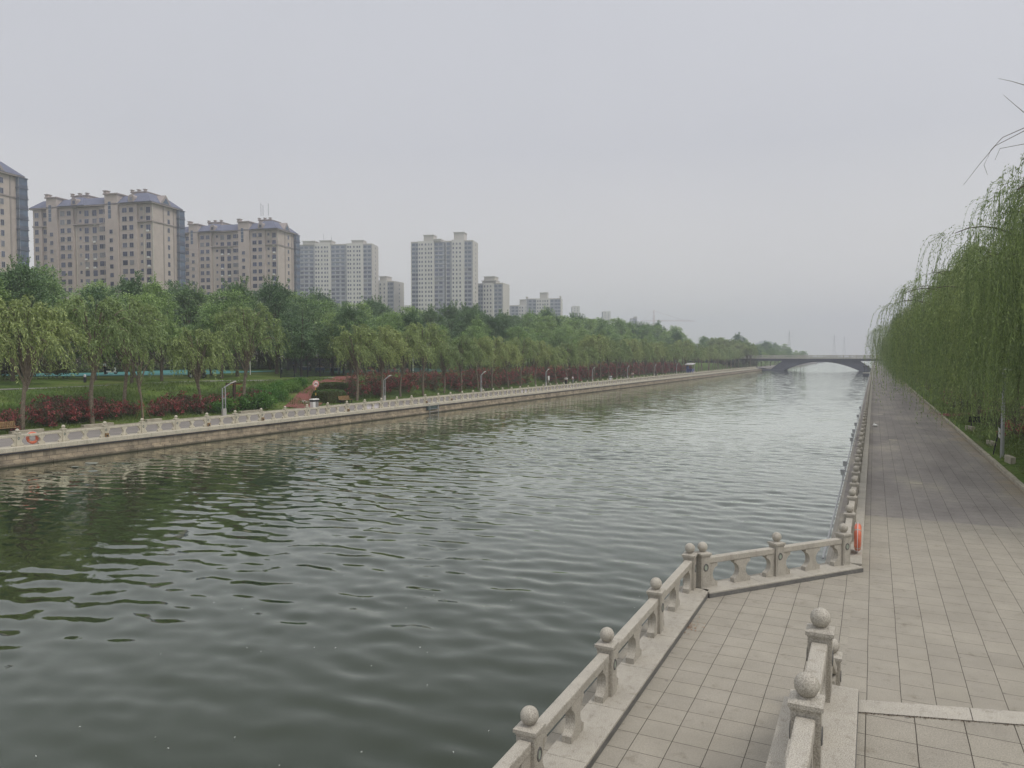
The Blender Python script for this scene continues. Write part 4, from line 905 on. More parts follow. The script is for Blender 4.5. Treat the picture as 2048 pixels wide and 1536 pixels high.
def bench(loc, rz, m, label, legm=None, L_=1.9):
    r_ = empty('slatted_bench', loc, rz, label, 'bench')
    b = MB()
    for k in range(4): b.box(-L_ / 2, L_ / 2, -.2 + k * .115, -.105 + k * .115, .42, .45, m)
    b.build('seat', r_)
    b = MB(); T = Matrix.Translation((0, .26, .45)) @ Matrix.Rotation(R(-12), 4, 'X'); n_ = 17
    for k in range(n_): x = -L_ / 2 + k * L_ / n_; b.box(x, x + L_ / n_ * .68, 0, .025, 0.02, .42, m, T)
    b.box(-L_ / 2, L_ / 2, .026, .05, .32, .39, m, T); b.box(-L_ / 2, L_ / 2, .026, .05, .06, .13, m, T); b.build('backrest', r_)
    for x in (-L_ / 2 + .2, L_ / 2 - .2):
        b = MB(); b.box(x - .03, x + .03, -.2, -.14, 0, .419, legm or M['dark']); b.box(x - .03, x + .03, .2, .26, 0, .419, legm or M['dark']); b.build('leg', r_)
    return r_
yb = PX(692, -52.4); bench((-52.4, yb, .1), R(90), M['wood'], 'slatted brown bench facing the river beside the clipped hedge')
bench((-52.2, PX(4, -52.2), .1), R(90), M['wood'], 'slatted ochre bench cut by the left edge of the photo')
bench((-52.4, PX(976, -52.4), .1), R(90), M['darkwood'], 'dark bench in front of roses beside the second lamp post')
bench((-52.4, PX(1252, -52.4), .1), R(90), M['darkwood'], 'dark far bench between the fourth and fifth lamp posts')
bench((7.0, 61.5, hr(7, 61)), R(180), M['black'], 'dark slatted bench in the willow shade beside the right promenade')
def litter_bin(loc, label):
    r_ = empty('litter_bin', loc, R(90), label, 'litter bin')
    b = MB(); b.box(-.42, -.02, -.2, .2, .06, .72, M['white']); b.build('body', r_, bevel=.015)
    b = MB(); b.box(.02, .42, -.2, .2, .06, .72, M['greycloth']); b.build('body', r_, bevel=.015)
    b = MB(); b.box(-.44, .44, -.21, .21, .722, .92, M['dark']); b.build('opening', r_)
    b = MB(); b.taper(-.48, .48, -.25, .25, .922, 1.02, .04, .04, M['white']); b.build('lid', r_)
    b = MB(); b.box(-.4, .4, -.17, .17, 0, .058, M['dark']); b.build('plinth', r_)
    b = MB(); b.prism([(-.03, 0), (0, .07), (.03, 0), (0, -.05)], .201, .204, M['dark'], 'y', Matrix.Translation((-.22, 0, .42))); b.build('emblem', r_)
litter_bin((-51.1, PX(628, -51.1), 0), 'white two-part litter bin with dark opening below the round sign')
litter_bin((-51.1, PX(1221, -51.1), 0), 'far white litter bin on the opposite promenade before the fourth lamp post')
# round no-motorcycles sign
ys_ = PX(631, -52.0); sg = empty('road_sign', (-52.0, ys_, .05), R(68), 'round red-rimmed no motorcycles sign on an orange pole', 'road sign')
b = MB(); b.lathe([(.04, 0), (.04, 2.4)], M['yellow'], 10); b.build('pole', sg)
b = MB()
for z in (.95, 1.5): b.lathe([(.043, z), (.043, z + .28)], M['dark'], 10)
b.build('pole_band', sg)
TS = Matrix.Translation((0, -.06, 2.42)) @ Matrix.Rotation(R(90), 4, 'X')
b = MB(); b.lathe([(.37, -.012), (.37, .0)], M['pink'], 32, TS); b.build('disc', sg)
b = MB(); b.torus((0, 0, .004), .315, .035, M['red'], TS @ Matrix.Scale(.3, 4, (0, 0, 1)), 32, 6); b.build('rim', sg)
b = MB()
for x in (-.13, .13): b.torus((x, -.06, .006), .06, .017, M['dark'], TS @ Matrix.Scale(.5, 4, (0, 0, 1)), 18, 5)
b.prism([(-.13, -.06), (-.05, .05), (.07, .05), (.02, -.04), (-.04, -.06)], .002, .010, M['dark'], 'z', TS); b.prism([(.07, .10), (.13, -.06), (.16, -.05), (.10, .11)], .002, .011, M['dark'], 'z', TS)
b.prism([(-.16, .04), (-.04, .02), (-.03, .08), (-.15, .09)], .002, .012, M['dark'], 'z', TS); b.build('motorcycle_symbol', sg)
b = MB(); b.box(-.30, .30, -.022, .022, .013, .016, M['red'], TS @ Matrix.Rotation(R(-45), 4, 'Z')); b.build('diagonal_bar', sg)
# timber T post
X = -53.8; y = PX(468, X); tp = empty('signpost', (X, y, hl(X, y)), R(75), 'dark timber T-shaped post with yellow panels rising from the roses', 'signpost')
b = MB(); b.box(-.11, .11, -.11, .11, -.2, 2.75, M['darkwood']); b.build('post', tp)
b = MB(); b.box(-.82, -.112, -.07, .07, 2.48, 2.58, M['darkwood']); b.box(.112, .82, -.07, .07, 2.48, 2.58, M['darkwood']); b.box(-.82, -.74, -.07, .07, 2.2, 2.478, M['darkwood']); b.build('crossbeam', tp)
for s in (-1, 1):
    b = MB(); x0, x1 = sorted((s * .13, s * .72)); b.box(x0, x1, -.04, .04, 2.36, 2.475, M['ochre']); b.build('panel', tp)
X = -53; y = PX(1097, X); ns = empty('notice_board', (X, y, hl(X, y)), R(75), 'small white notice board standing in the far red roses', 'sign')
b = MB(); b.box(-.03, .03, -.03, .03, -.1, 1.2, M['steel']); b.build('post', ns)
b = MB(); b.box(-.25, .25, -.06, -.032, .75, 1.55, M['white']); b.build('board', ns)
# kerb blocks at the left slope foot
for k, (u0, u1) in enumerate(((20, 85), (165, 225), (292, 322), (480, 520))):
    X = -52.0; ya, yb_ = PX(u0, X), PX(u1, X); b = MB(); b.box(-52.35, -51.95, ya, yb_, -.1, .3, M['kerb']); tag(b.build('stone_edging', bevel=.02), 'pale stone edging slab at the slope foot, %s from the left' % ORD[k], 'stone edging', 'stone edging slabs at the slope foot')
# white poles and orange banner
for k, (u, d, vt, lb) in enumerate(((676, 118, 688, 'white lamp pole standing inside the fenced court'), (500, 106, 690, 'white pole behind the leaning willow above the roses'), (826, 122, 700, 'slim white pole among the willows above the rose slope'), (1014, 140, 690, 'white pole beside the orange banner'))):
    q = at_depth(u, 712, 1); dirv = ray(u, 712); t = d; fwd = CM @ Vector((0, 0, -1)); sc_ = d / (dirv.dot(fwd)); x, yv_ = dirv.x * sc_, dirv.y * sc_
    zt = H + (712 - vt) / F * d; z0 = hl(x, yv_); r_ = empty('white_pole', (x, yv_, z0), 0, lb, 'pole')
    b = MB(); b.lathe([(.07, -.2), (.06, zt - z0)], M['white'], 8); b.build('pole', r_, smooth=True)
    b = MB(); b.box(-.1, .3, -.06, .06, zt - z0, zt - z0 + .08, M['steel']); b.build('lamp_head', r_)
    if k == 3:
        r2 = empty('banner', (x - .62, yv_ - .3, 4.2), R(28), 'orange oval banner among the willow leaves', 'banner'); b = MB(); b.prism([(.45 * math.cos(a), .85 * math.sin(a) + .85) for a in np.linspace(0, 6.283, 25)[:-1]], -.03, .03, M['orange']); b.build('panel', r2)
        b = MB(); b.box(-.03, .03, -.02, .02, hl(x, yv_) - 4.2, 0.02, M['steel']); b.build('stand', r2)
# bollards
bo = None
for k, (u, v, lb) in enumerate(((170, 767, 'short black bollard with a pale cap beside the grey park path'), (563, 751, 'short black bollard with a pale cap before the court fence'))):
    q = P(u, v, 2.4); q.z = hl(q.x, q.y)
    if bo is None:
        bo = empty('bollard', q); b = MB(); b.lathe([(.15, -.1), (.14, .62)], M['black'], 10); b.build('post', bo); b = MB(); b.lathe([(.13, .62), (.13, .8), (.08, .88)], M['offwhite'], 10); b.build('cap', bo); o = bo
    else: o = copy_tree(bo, None, q)
    tag(o, lb, 'bollard', 'black bollards in the park')
# tables in the fenced court
tb = None
for k, (u, lb) in enumerate(((609, 'white-edged dark blue games table, leftmost in the fenced court'), (640, 'white-edged dark blue games table between two players'), (670, 'white-edged dark blue games table beside the white court pole'))):
    q = P(u, 744.5, 2.75); q.z = hl(q.x, q.y) + .06
    if tb is None:
        tb = empty('games_table', q, R(30)); b = MB(); b.box(-.75, .75, -.4, .4, .86, 1.0, M['white']); b.build('tabletop', tb); b = MB(); b.box(-.7, .7, -.36, .36, .45, .858, M['bluecloth']); b.build('apron', tb)
        for sx in (-.6, .6): b = MB(); b.box(sx - .05, sx + .05, -.3, .3, 0, .448, M['dark']); b.build('leg', tb)
        o = tb
    else: o = copy_tree(tb, None, q)
    tag(o, lb, 'table', 'games tables in the fenced court')
# covered cart and scooter
q = P(396, 758, 2.5); ct = empty('covered_cart', (q.x, q.y, hl(q.x, q.y)), R(20), 'grey hooded cart on dark wheels parked at the teal court edge', 'cart')
b = MB(); b.prism([(-.75, .75), (-.55, 1.25), (-.25, 1.62), (.15, 1.66), (.5, 1.4), (.68, .75)], -.5, .5, M['tarp'], 'y'); b.build('hood', ct, bevel=.08)
b = MB(); b.box(-.9, .75, -.5, .5, .42, .745, M['dark']); b.box(-1.7, -.9, -.06, .06, 1.0, 1.12, M['dark']); b.box(-.98, -.9, -.06, .06, .5, 1.12, M['dark']); b.build('chassis', ct)
def wheel(parent, x, y, z, r_):
    T = Matrix.Translation((x, y, z)) @ Matrix.Rotation(R(90), 4, 'X'); b = MB(); b.torus((0, 0, 0), r_ * .8, r_ * .2, M['rubber'], T, 18, 6); o = b.build('wheel', parent); b = MB(); b.lathe([(r_ * .65, -.02), (r_ * .65, .02)], M['steel'], 12, T); b.build('rim', o)
for x, y in ((-.6, -.52), (-.6, .52), (.5, -.52), (.5, .52)): wheel(ct, x, y, .3, .3)
q = P(222, 753, 2.6); sc = empty('motor_scooter', (q.x, q.y, hl(q.x, q.y) + .06), R(35), 'dark motor scooter with white panels parked under the trees', 'scooter')
wheel(sc, -.6, 0, .26, .26); wheel(sc, .6, 0, .26, .26)
b = MB(); b.prism([(-.75, .45), (-.1, .4), (.05, .28), (.4, .28), (.5, .95), (.58, .95), (.62, .3), (.3, .2), (-.3, .22), (-.7, .35)], -.13, .13, M['white'], 'y'); b.build('body', sc)
b = MB(); b.box(-.72, -.08, -.14, .14, .52, .72, M['black']); b.build('saddle', sc)
b = MB(); b.tube([(.55, -.35, 1.05), (.5, 0, 1.0), (.55, .35, 1.05)], .02, M['dark'], 6); b.build('handlebar', sc)
# far kiosk with a slanted canopy
y = PX(1380, -50); ks = empty('kiosk_stall', (-50, y, 0), 0, 'far dark blue stall under a pale slanted canopy on the opposite promenade', 'stall')
b = MB(); b.box(-.9, .9, -1.1, 1.3, 0, 1.5, M['blue']); b.box(-.85, -.6, -1.1, 1.3, 1.5, 2.4, M['blue']); b.build('counter', ks)
for sy in (-1.35, 1.5):
    for sx in (-.9, .9): b = MB(); b.box(sx - .04, sx + .04, sy - .04, sy + .04, 0, 2.85 + sy * .08, M['steel']); b.build('pole', ks)
b = MB(); b.box(-1.2, 1.2, -1.9, 2.2, -.05, .05, M['offwhite'], Matrix.Translation((0, .1, 2.95)) @ Matrix.Rotation(R(5), 4, 'X')); b.build('canopy', ks)
# ------------------------------------------------------------------ people
def skin_obj(name, vs, es, rad, m, parent, root=0):
    me = bpy.data.meshes.new(name); me.from_pydata([tuple(v) for v in vs], es, []); me.materials.append(m)
    o = obj(name, me, parent); o.modifiers.new('Skin', 'SKIN'); o.modifiers.new('Sub', 'SUBSURF').levels = 1; o.modifiers['Sub'].render_levels = 1
    for i, r_ in enumerate(rad): me.skin_vertices[0].data[i].radius = (r_, r_)
    me.skin_vertices[0].data[root].use_root = True; return o
def person(loc, rz, shirt, pants, label, lean=0.0, arms=((.3, -.1), (.1, .1)), stride=.12, s=1.0):
    r_ = empty('person', loc, rz, label, 'person', None); r_.scale = (s, s, s)
    def up(p): c, q_ = math.cos(lean), math.sin(lean); z = p[2] - .95; return (p[0], p[1] * c + z * q_, .95 + z * c - p[1] * q_)
    J = {'pel': (0, 0, .95), 'sp': up((0, 0, 1.18)), 'ch': up((0, 0, 1.38)), 'nk': up((0, .0, 1.49)), 'h0': up((0, .02, 1.57)), 'h1': up((0, .03, 1.68))}
    for sd, k in ((-1, 0), (1, 1)):
        f, o_ = arms[k]
        J['sh%d' % k] = up((sd * .17, 0, 1.42)); J['el%d' % k] = up((sd * (.22 + abs(o_)), f * .5, 1.15 + max(0, f) * .15)); J['wr%d' % k] = up((sd * (.20 + abs(o_)), f * 1.2 + .05, .93 + max(0, f) * .45)); J['ha%d' % k] = up((sd * (.20 + abs(o_)), f * 1.35 + .08, .85 + max(0, f) * .5))
        st = stride * sd; J['hp%d' % k] = (sd * .085, 0, .9); J['kn%d' % k] = (sd * .09, st * .6 + .03, .5); J['an%d' % k] = (sd * .09, st, .09); J['to%d' % k] = (sd * .1, st + .16, .035)
    K = list(J); ix = {k: i for i, k in enumerate(K)}
    E = [('pel', 'sp'), ('sp', 'ch'), ('ch', 'nk'), ('nk', 'h0'), ('h0', 'h1')] + [e for k in '01' for e in (('ch', 'sh' + k), ('sh' + k, 'el' + k), ('el' + k, 'wr' + k), ('wr' + k, 'ha' + k), ('pel', 'hp' + k), ('hp' + k, 'kn' + k), ('kn' + k, 'an' + k), ('an' + k, 'to' + k))]
    RD = {'pel': .12, 'sp': .115, 'ch': .13, 'nk': .055, 'h0': .085, 'h1': .095}
    for k in '01': RD.update({'sh' + k: .062, 'el' + k: .042, 'wr' + k: .03, 'ha' + k: .035, 'hp' + k: .085, 'kn' + k: .058, 'an' + k: .04, 'to' + k: .035})
    skin_obj('body', [J[k] for k in K], [(ix[a], ix[c]) for a, c in E], [RD[k] for k in K], M['skin'], r_)
    def cloth(name, ks, es, m, g):
        ii = {k: i for i, k in enumerate(ks)}; skin_obj(name, [J[k] for k in ks], [(ii[a], ii[c]) for a, c in es], [RD[k] + g for k in ks], m, r_)
    cloth('shirt', ['pel', 'sp', 'ch', 'sh0', 'sh1', 'el0', 'el1'], [('pel', 'sp'), ('sp', 'ch'), ('ch', 'sh0'), ('ch', 'sh1'), ('sh0', 'el0'), ('sh1', 'el1')], shirt, .022)
    cloth('trousers', ['pel', 'hp0', 'hp1', 'kn0', 'kn1', 'an0', 'an1'], [('pel', 'hp0'), ('pel', 'hp1'), ('hp0', 'kn0'), ('hp1', 'kn1'), ('kn0', 'an0'), ('kn1', 'an1')], pants, .026)
    b = MB(); b.ball(J['h1'], .105, M['hair'], 10, Matrix.Translation((0, -.02, .03))); b.build('hair', r_, smooth=True)
    return r_
def gp(u, X): y = PX(u, X); return (X, y, hl(X, y))
person((-50.6, PX(1132, -50.6), 0), R(200), M['white'], M['black'], 'person in a white shirt bending forward beside the opposite railing', lean=.55)
person((-50.8, PX(1146, -50.8), 0), R(120), M['offwhite'], M['greycloth'], 'person in pale clothes standing just beyond the bending one', lean=.1)
person((-50.0, PX(1265, -50.0), 0), R(170), M['pink'], M['greycloth'], 'person in a pinkish top walking past the far dark bench')
person((-49.5, PX(1312, -49.5), 0), R(170), M['black'], M['black'], 'person in black clothes walking farthest along the opposite promenade', stride=.25)
for u, v, sh, pa_, lb, kw in ((619, 743.5, M['white'], M['black'], 'player in a white shirt and dark trousers at the left table', {}), (634, 744, M['black'], M['greycloth'], 'player in black crouching with both arms out', dict(lean=.3, arms=((.7, .2), (.6, .2)))), (662, 744, M['pink'], M['offwhite'], 'player in pale pink top and white trousers mid-stride', dict(stride=.22)), (688, 743, M['white'], M['black'], 'player in white nearest the right edge of the court', {}), (588, 744, M['bluecloth'], M['black'], 'player in faded blue, leftmost in the court', {})):
    q = P(u, v, 2.75); person((q.x, q.y, hl(q.x, q.y) + .06), R(60 + u), sh, pa_, lb, **kw)
q = P(211, 754, 2.6); person((q.x, q.y, hl(q.x, q.y) + .06), R(130), M['white'], M['black'], 'person in a white top beside the dark scooter', lean=.15)
# ------------------------------------------------------------------ bits on the right
q = P(1986, 906, .2); b = MB(); e = P(2003, 852, .2); b.tube([(q.x, q.y, .1), (q.x + .32, q.y + .05, 1.75)], .035, M['black'], 6); tag(b.build('leaning_pole'), 'thin black pole leaning against the right lamp post', 'pole')
for k, (u, v) in enumerate(((2020, 920), (1983, 888), (1940, 858))):
    q = P(u, v, .25); b = MB(); b.box(-.11, .11, -.55, .55, -.25, .3, M['kerb']); o = b.build('stone_block', None, (q.x, q.y, hr(q.x, q.y)), R(6 + 5 * k), bevel=.02)
    tag(o, 'pale stone block in the verge, %s from the right lamp post' % ORD[k], 'stone block', 'stone blocks in the right verge')
q = P(2034, 942, .2); q.x += 1.9; bd = MB(); r = np.random.default_rng(2); n_ = 14
vs = [((q.x + .5) + 1.5 * rr * math.cos(a) * (1 + .1 * math.sin(3 * a)), q.y + 1.9 * rr * math.sin(a), hr(q.x, q.y) + .22 * (1 - rr) + .05 * r.random()) for rr in (1, .8, .55, .3, .05) for a in np.linspace(0, 6.283, n_ + 1)[:-1]]
bd.add(vs, [(j * n_ + i, j * n_ + (i + 1) % n_, (j + 1) * n_ + (i + 1) % n_, (j + 1) * n_ + i) for j in range(4) for i in range(n_)], M['soil']); tag(bd.build('soil_mound'), kind='structure')
b = MB(); pts = [(7.0 + 1.9 * t, 82 + .4 * t, hr(7, 82) + 1.0 - .35 * math.sin(math.pi * t) + .35 * t) for t in np.linspace(0, 1, 9)]; b.tube(pts, .03, M['yellow'], 5)
r_ = empty('barrier_rope', (0, 0, 0), 0, 'yellow barrier rope slung between stakes beyond the right bench', 'rope')
b.build('rope', r_)
for p in (pts[0], pts[-1]): b = MB(); b.box(p[0] - .03, p[0] + .03, p[1] - .03, p[1] + .03, .1, p[2] + .1, M['steel']); b.build('stake', r_)
q = P(1747, 853, 0); b = MB(); b.ball((0, 0, .09), .17, M['white'], 10, None, .55); b.ball((.12, .05, .07), .11, M['white'], 8, None, .6); b.tube([(0, 0, .15), (-.08, .05, .24), (-.13, .08, .2)], [.05, .03, .012], M['white'], 6); tag(b.build('plastic_bag', None, (q.x + .1, q.y, .004)), 'crumpled white plastic bag lying on the right promenade', 'bag')
# replaced light slabs in the promenade
for k, (u, v) in enumerate(((1786, 880), (1832, 966), (1760, 829))):
    q = P(u, v, 0); b = MB(); b.box(-.24, .24, -.3, .3, 0.0, .005, M['kerb']); tag(b.build('paving_slab', None, (q.x, q.y, .003)), 'single pale replacement slab in the dark paving, %s' % ('beside the row of railing posts', 'nearest the viewer', 'farthest away')[k], 'paving slab', 'pale replacement slabs')
# floating foam
for k, (u, v, s) in enumerate(((183, 927, .42), (150, 934, .2), (176, 931, .16))):
    q = P(u, v, WZ); r = np.random.default_rng(k); n_ = 16; b = MB(); b.prism([(s * (1 + .3 * r.random()) * math.cos(a), s * .55 * (1 + .3 * r.random()) * math.sin(a)) for a in np.linspace(0, 6.283, n_ + 1)[:-1]], 0, .012, M['foam'], 'z')
    tag(b.build('floating_foam', None, (q.x, q.y, WZ + .02), .3 * k), ('largest pale foam patch floating near the opposite wall', 'small pale foam fleck left of the large patch', 'smallest pale foam fleck below the large patch')[k], 'foam', 'foam patches on the river')
r = np.random.default_rng(4); n_ = 60; ps = np.stack([r.uniform(-16, -4.6, n_), r.uniform(7, 24, n_), np.full(n_, WZ + .03)], -1)
V = leaves(ps, r.normal(size=(n_, 3)) * np.array([1, 1, .05]), r.uniform(.02, .06, n_), .010, r, 6); tag(obj('willow_fluff', quadmesh('willow_fluff', V, M['white'])), kind='stuff')
# fallen leaves and weeds
n_ = 260; c = P(1366, 1252, 0); ps = np.concatenate([np.stack([c.x + r.normal(0, .16, 150), c.y + r.normal(0, .22, 150), r.uniform(.008, .03, 150)], -1), np.stack([-3.44 + np.abs(r.normal(0, .06, 110)), r.uniform(6.5, 16.5, 110), r.uniform(.008, .02, 110)], -1)])
V = leaves(ps, r.normal(size=(n_, 3)) * np.array([1, 1, .15]), r.uniform(.03, .065, n_), .022, r, 4); tag(obj('fallen_leaves', quadmesh('fallen_leaves', V, M['deadleaf'])), kind='stuff')
n_ = 700; yy = r.uniform(6.6, 9.2, n_); ps = np.stack([-.275 + np.abs(r.normal(0, .035, n_)), yy, np.full(n_, ZL - .01)], -1)
tt_ = r.uniform(-.25, 2.4, 500); ps3 = .0 + np.array([(*edge_pt(t_, .335 + abs(r.normal(0, .012))), ZL - .01) for t_ in tt_]); ps2 = np.stack([-.33 + .6 * np.zeros(320) + np.abs(r.normal(0, .02, 320)), r.uniform(21.6, 34, 320), np.full(320, .0)], -1); ps = np.concatenate([ps, ps2, ps3])
V = leaves(ps, r.normal(0, .8, ps.shape) + np.array([.3, -.2, .3]), np.where(np.arange(len(ps)) < len(ps) - 500, r.uniform(.02, .06, len(ps)), r.uniform(.008, .025, len(ps))), .010, r, 0); tag(obj('joint_weeds', quadmesh('joint_weeds', V, M['soil'])), kind='stuff')
# ------------------------------------------------------------------ bridge
br = empty('road_bridge', (0, 343, 0), 0, 'grey concrete arch bridge with a pale balustrade crossing the river', 'bridge')
b = MB(); b.box(-74, 26, 0, 13, 3.25, 4.45, M['concrete']); b.build('deck', br)
b = MB(); b.box(-74, 26, -.35, -.003, 4.18, 4.5, M['concrete_light']); b.box(-74, 26, 13.003, 13.3, 4.18, 4.5, M['concrete_light']); b.build('deck_edge', br)
ar = [(x, -1.2 + 4.1 * (1 - ((x + 20.4) / 15.6) ** 2)) for x in np.linspace(-36.0, -4.8, 25)]
b = MB()
b.prism([(-41.5, -1.3), (-38.5, 1.2), (-36.6, 2.6), (-35.6, 3.248)] + [(-5.2, 3.248), (-4.6, 2.7), (-2.2, 1.1), (0.6, -1.3)][0:4] + ar[::-1], .4, 12.6, M['concrete'], 'y'); b.build('arch', br)
b = MB(); b.box(-46, -35, -1.5, 14.5, -3, -.55, M['concrete']); b.box(-5.2, 3, -1.5, 14.5, -3, -.55, M['concrete']); b.build('footing', br)
for x0, x1 in ((-76, -58), (14, 27)): b = MB(); b.box(x0, x1, .5, 12.5, -3, 3.248, M['concrete']); b.build('abutment', br)
for yy in (-.2, 13.1):
    b = MB(); b.box(-74, 26, yy - .07, yy + .07, 5.55, 5.7, M['concrete_light']); b.box(-74, 26, yy - .07, yy + .07, 4.62, 4.75, M['concrete_light'])
    x = -74
    while x < 26: b.box(x, x + .16, yy - .04, yy + .04, 4.75, 5.55, M['concrete_light']); x += .42
    b.build('balustrade', br)
for k in range(41):
    b = MB(); x = -74 + 2.5 * k; b.box(x - .13, x + .13, -.46, -.27, 4.5, 5.85, M['concrete_light']); b.build('balustrade_post', br)
# little landing stage below the bridge
dk = empty('landing_stage', (-1.1, 262, 0), 0, 'small dark landing stage with flower stands jutting from the right wall', 'landing stage')
b = MB(); b.box(-1.9, -.05, -1.6, 2.4, -2.4, -.25, M['concrete']); b.box(-2.0, -.05, -1.7, 2.5, -.05, .1, M['concrete_light']); b.build('platform', dk)
for x, y in ((-1.6, -1), (-.8, -.2), (-1.5, 1.4), (-.5, 1.9)):
    b = MB(); b.tube([(x, y, .1), (x, y, 1.9)], .05, M['dark'], 6); b.ball((x, y, 2.1), .45, M['dark'], 8, None, .55); b.build('flower_stand', dk)
# ------------------------------------------------------------------ buildings
def ground_pt(u, D):
    d = ray(u, 712); fwd = CM @ Vector((0, 0, -1)); s = D / math.hypot(1, 0) / (d.dot(Vector((fwd.x, fwd.y, 0)).normalized())); return Vector((d.x * s, d.y * s, 0))
def on_face(u, A, B):
    d = ray(u, 712); n_ = Vector((-d.y, d.x)); den = (B - A).xy.dot(n_); return -A.xy.dot(n_) / den     # fraction A -> B
WIN = {}
def win_mesh(w, h, key, glass, bars=1, hood=False):
    k = (round(w, 2), round(h, 2), key)
    if k in WIN: return WIN[k]
    b = MB(); b.box(-w / 2, w / 2, -.03, .02, 0, h, glass); f = .06
    b.box(-w / 2 - f, -w / 2, -.09, .02, -f, h + f, M['winframe']); b.box(w / 2, w / 2 + f, -.09, .02, -f, h + f, M['winframe'])
    b.box(-w / 2, w / 2, -.09, .02, -f, 0, M['winframe']); b.box(-w / 2, w / 2, -.09, .02, h, h + f, M['winframe'])
    for i in range(bars): x = -w / 2 + w * (i + 1) / (bars + 1); b.box(x - .025, x + .025, -.05, -.031, 0, h, M['winframe'])
    WIN[k] = b.mesh('window'); return WIN[k]
def place_windows(root, lst):
    """lst: (x, y, z, rot, mesh); the 100 that show largest become parts, the rest one mesh"""
    for i, (x, y, z, rz, me) in enumerate(lst):
        if i < 100: obj('window', me, root, (x, y, z), rz)
    rest = lst[100:]
    if rest:
        b = MB()
        for x, y, z, rz, me in rest:
            T = Matrix.Translation((x, y, z)) @ Matrix.Rotation(rz, 4, 'Z'); xs = [v.co.x for v in me.vertices]; zs = [v.co.z for v in me.vertices]
            b.box(min(xs), max(xs), -.03, .02, min(zs), max(zs), M['glass'], T)
        tag(b.build('further_windows', root), kind='stuff')
def brown_block(A, Bp, eave, label, Wd=13.0, ufrac=None, nfl=12, antennas=False, front=True):
    """A right-front corner, Bp left-front corner (ground points)"""
    d = (A - Bp); Lb = d.length; rz = math.atan2(d.y, d.x); r_ = empty('apartment_block', (A.x, A.y, 0), rz, label, 'apartment block', 'brown apartment blocks')
    X = lambda f: -Lb * (1 - f); b = MB(); w = M['brownwall']
    b.box(-Lb, 0, 0, Wd, 0, eave, w)
    t1, t2 = (.135, .225), (.632, .738)
    for t in (t1, t2): b.box(X(t[0]), X(t[1]), -1.3, 3.5, 0, eave + 3.3, w)
    b.box(X(.228), X(.352), -.7, 0.1, 0, eave - .05, w); b.box(X(.742), X(.885), -.7, .1, 0, eave - .05, w); b.box(X(.57), X(.63), -.5, .1, 0, eave - .04, w); b.box(-Lb, X(.075), -.5, .1, 0, eave - .03, w)
    b.build('wall', r_)
    b = MB(); t = M['browntrim']
    for z, e, hh in ((eave - .15, .9, .45), (eave - 6.1, .28, .4)):
        b.box(-Lb - e, e, -e - .4, Wd + e, z, z + hh, t)
    for tt in (t1, t2): b.box(X(tt[0]) - .35, X(tt[1]) + .35, -1.7, 3.9, eave + 3.3, eave + 3.7, t)
    for x in (.2, ):
        b.box(.003, .16, Wd * .38, Wd * .41, 0, eave - .2, t); b.box(.003, .16, Wd * .76, Wd * .79, 0, eave - .2, t)
    b.build('cornice', r_)
    b = MB(); b.taper(-Lb - 1.0, 1.0, -1.4, Wd + 1.0, eave + .31, eave + 3.2, 3.4, 3.0, M['slate'])
    b.taper(X(.76), 1.02, -2.0, Wd + .8, eave + .305, eave + 3.9, 4.2, 3.6, M['slate']); b.taper(X(.24), X(.46), -2.0, Wd + .8, eave + .306, eave + 3.7, 3.2, 3.6, M['slate']); b.build('roof', r_)
    pb_ = M['brownwall']
    for x0, x1 in ((.26, .40), (.77, .89)):
        b = MB(); b.box(X(x0), X(x1), 3.4, Wd - 3, eave + 3.0, eave + 4.6, pb_); b.box(X(x0) - .25, X(x1) + .25, 3.1, Wd - 2.7, eave + 4.6, eave + 4.9, t); b.build('roof_parapet', r_)
        for f in (x0 + .005, (x0 + x1) / 2, x1 - .008):
            b = MB(); b.box(X(f) - .32, X(f) + .32, 3.2, 4.0, eave + 4.5, eave + 5.4, pb_); b.box(X(f) - .5, X(f) + .5, 3.0, 4.2, eave + 5.4, eave + 5.6, t); b.build('chimney', r_)
    for tt in (t1, t2): b = MB(); b.box(X(tt[0]) - .2, X(tt[0]) + 1.0, -1.5, 0, eave + 3.7, eave + 4.5, pb_); b.box(X(tt[0]) - .4, X(tt[0]) + 1.2, -1.7, .2, eave + 4.5, eave + 4.75, t); b.build('chimney', r_)
    for f in (.385, .86):
        b = MB(); n_ = 10; b.prism([(X(f) - 1.1, eave + .4)] + [(X(f) + 1.1 * math.cos(a), eave + 1.7 + 1.1 * math.sin(a)) for a in np.linspace(math.pi, 0, n_)] + [(X(f) + 1.1, eave + .4)], -1.9, 1.5, t); o = b.build('dormer', r_)
        b = MB(); b.box(X(f) - .5, X(f) + .5, -1.95, -1.9, eave + .8, eave + 1.9, M['glass']); b.build('pane', o)
    b = MB(); yc = Wd * .42; b.prism([(yc - 2.6, eave + .5), (yc, eave + 3.6), (yc + 2.6, eave + .5)], -3.0, .9, t, 'x'); o = b.build('gable', r_)
    b = MB(); b.prism([(yc - 1.5, eave + .7), (yc, eave + 2.6), (yc + 1.5, eave + .7)], .9, .96, M['glass2'], 'x'); b.build('pane', o)
    b = MB()
    for x, yv in ((X(.368), -.12), (X(.932), -.12)): b.box(x - .09, x + .09, yv - .1, yv + .1, 0, eave - .2, M['concrete_light'])
    b.box(.02, .2, -.2, -.02, 0, eave - .2, M['concrete_light']); b.box(.02, .2, Wd - .7, Wd - .52, 0, eave - .2, M['concrete_light']); b.build('drainpipe', r_)
    fh = 2.9; ws = []
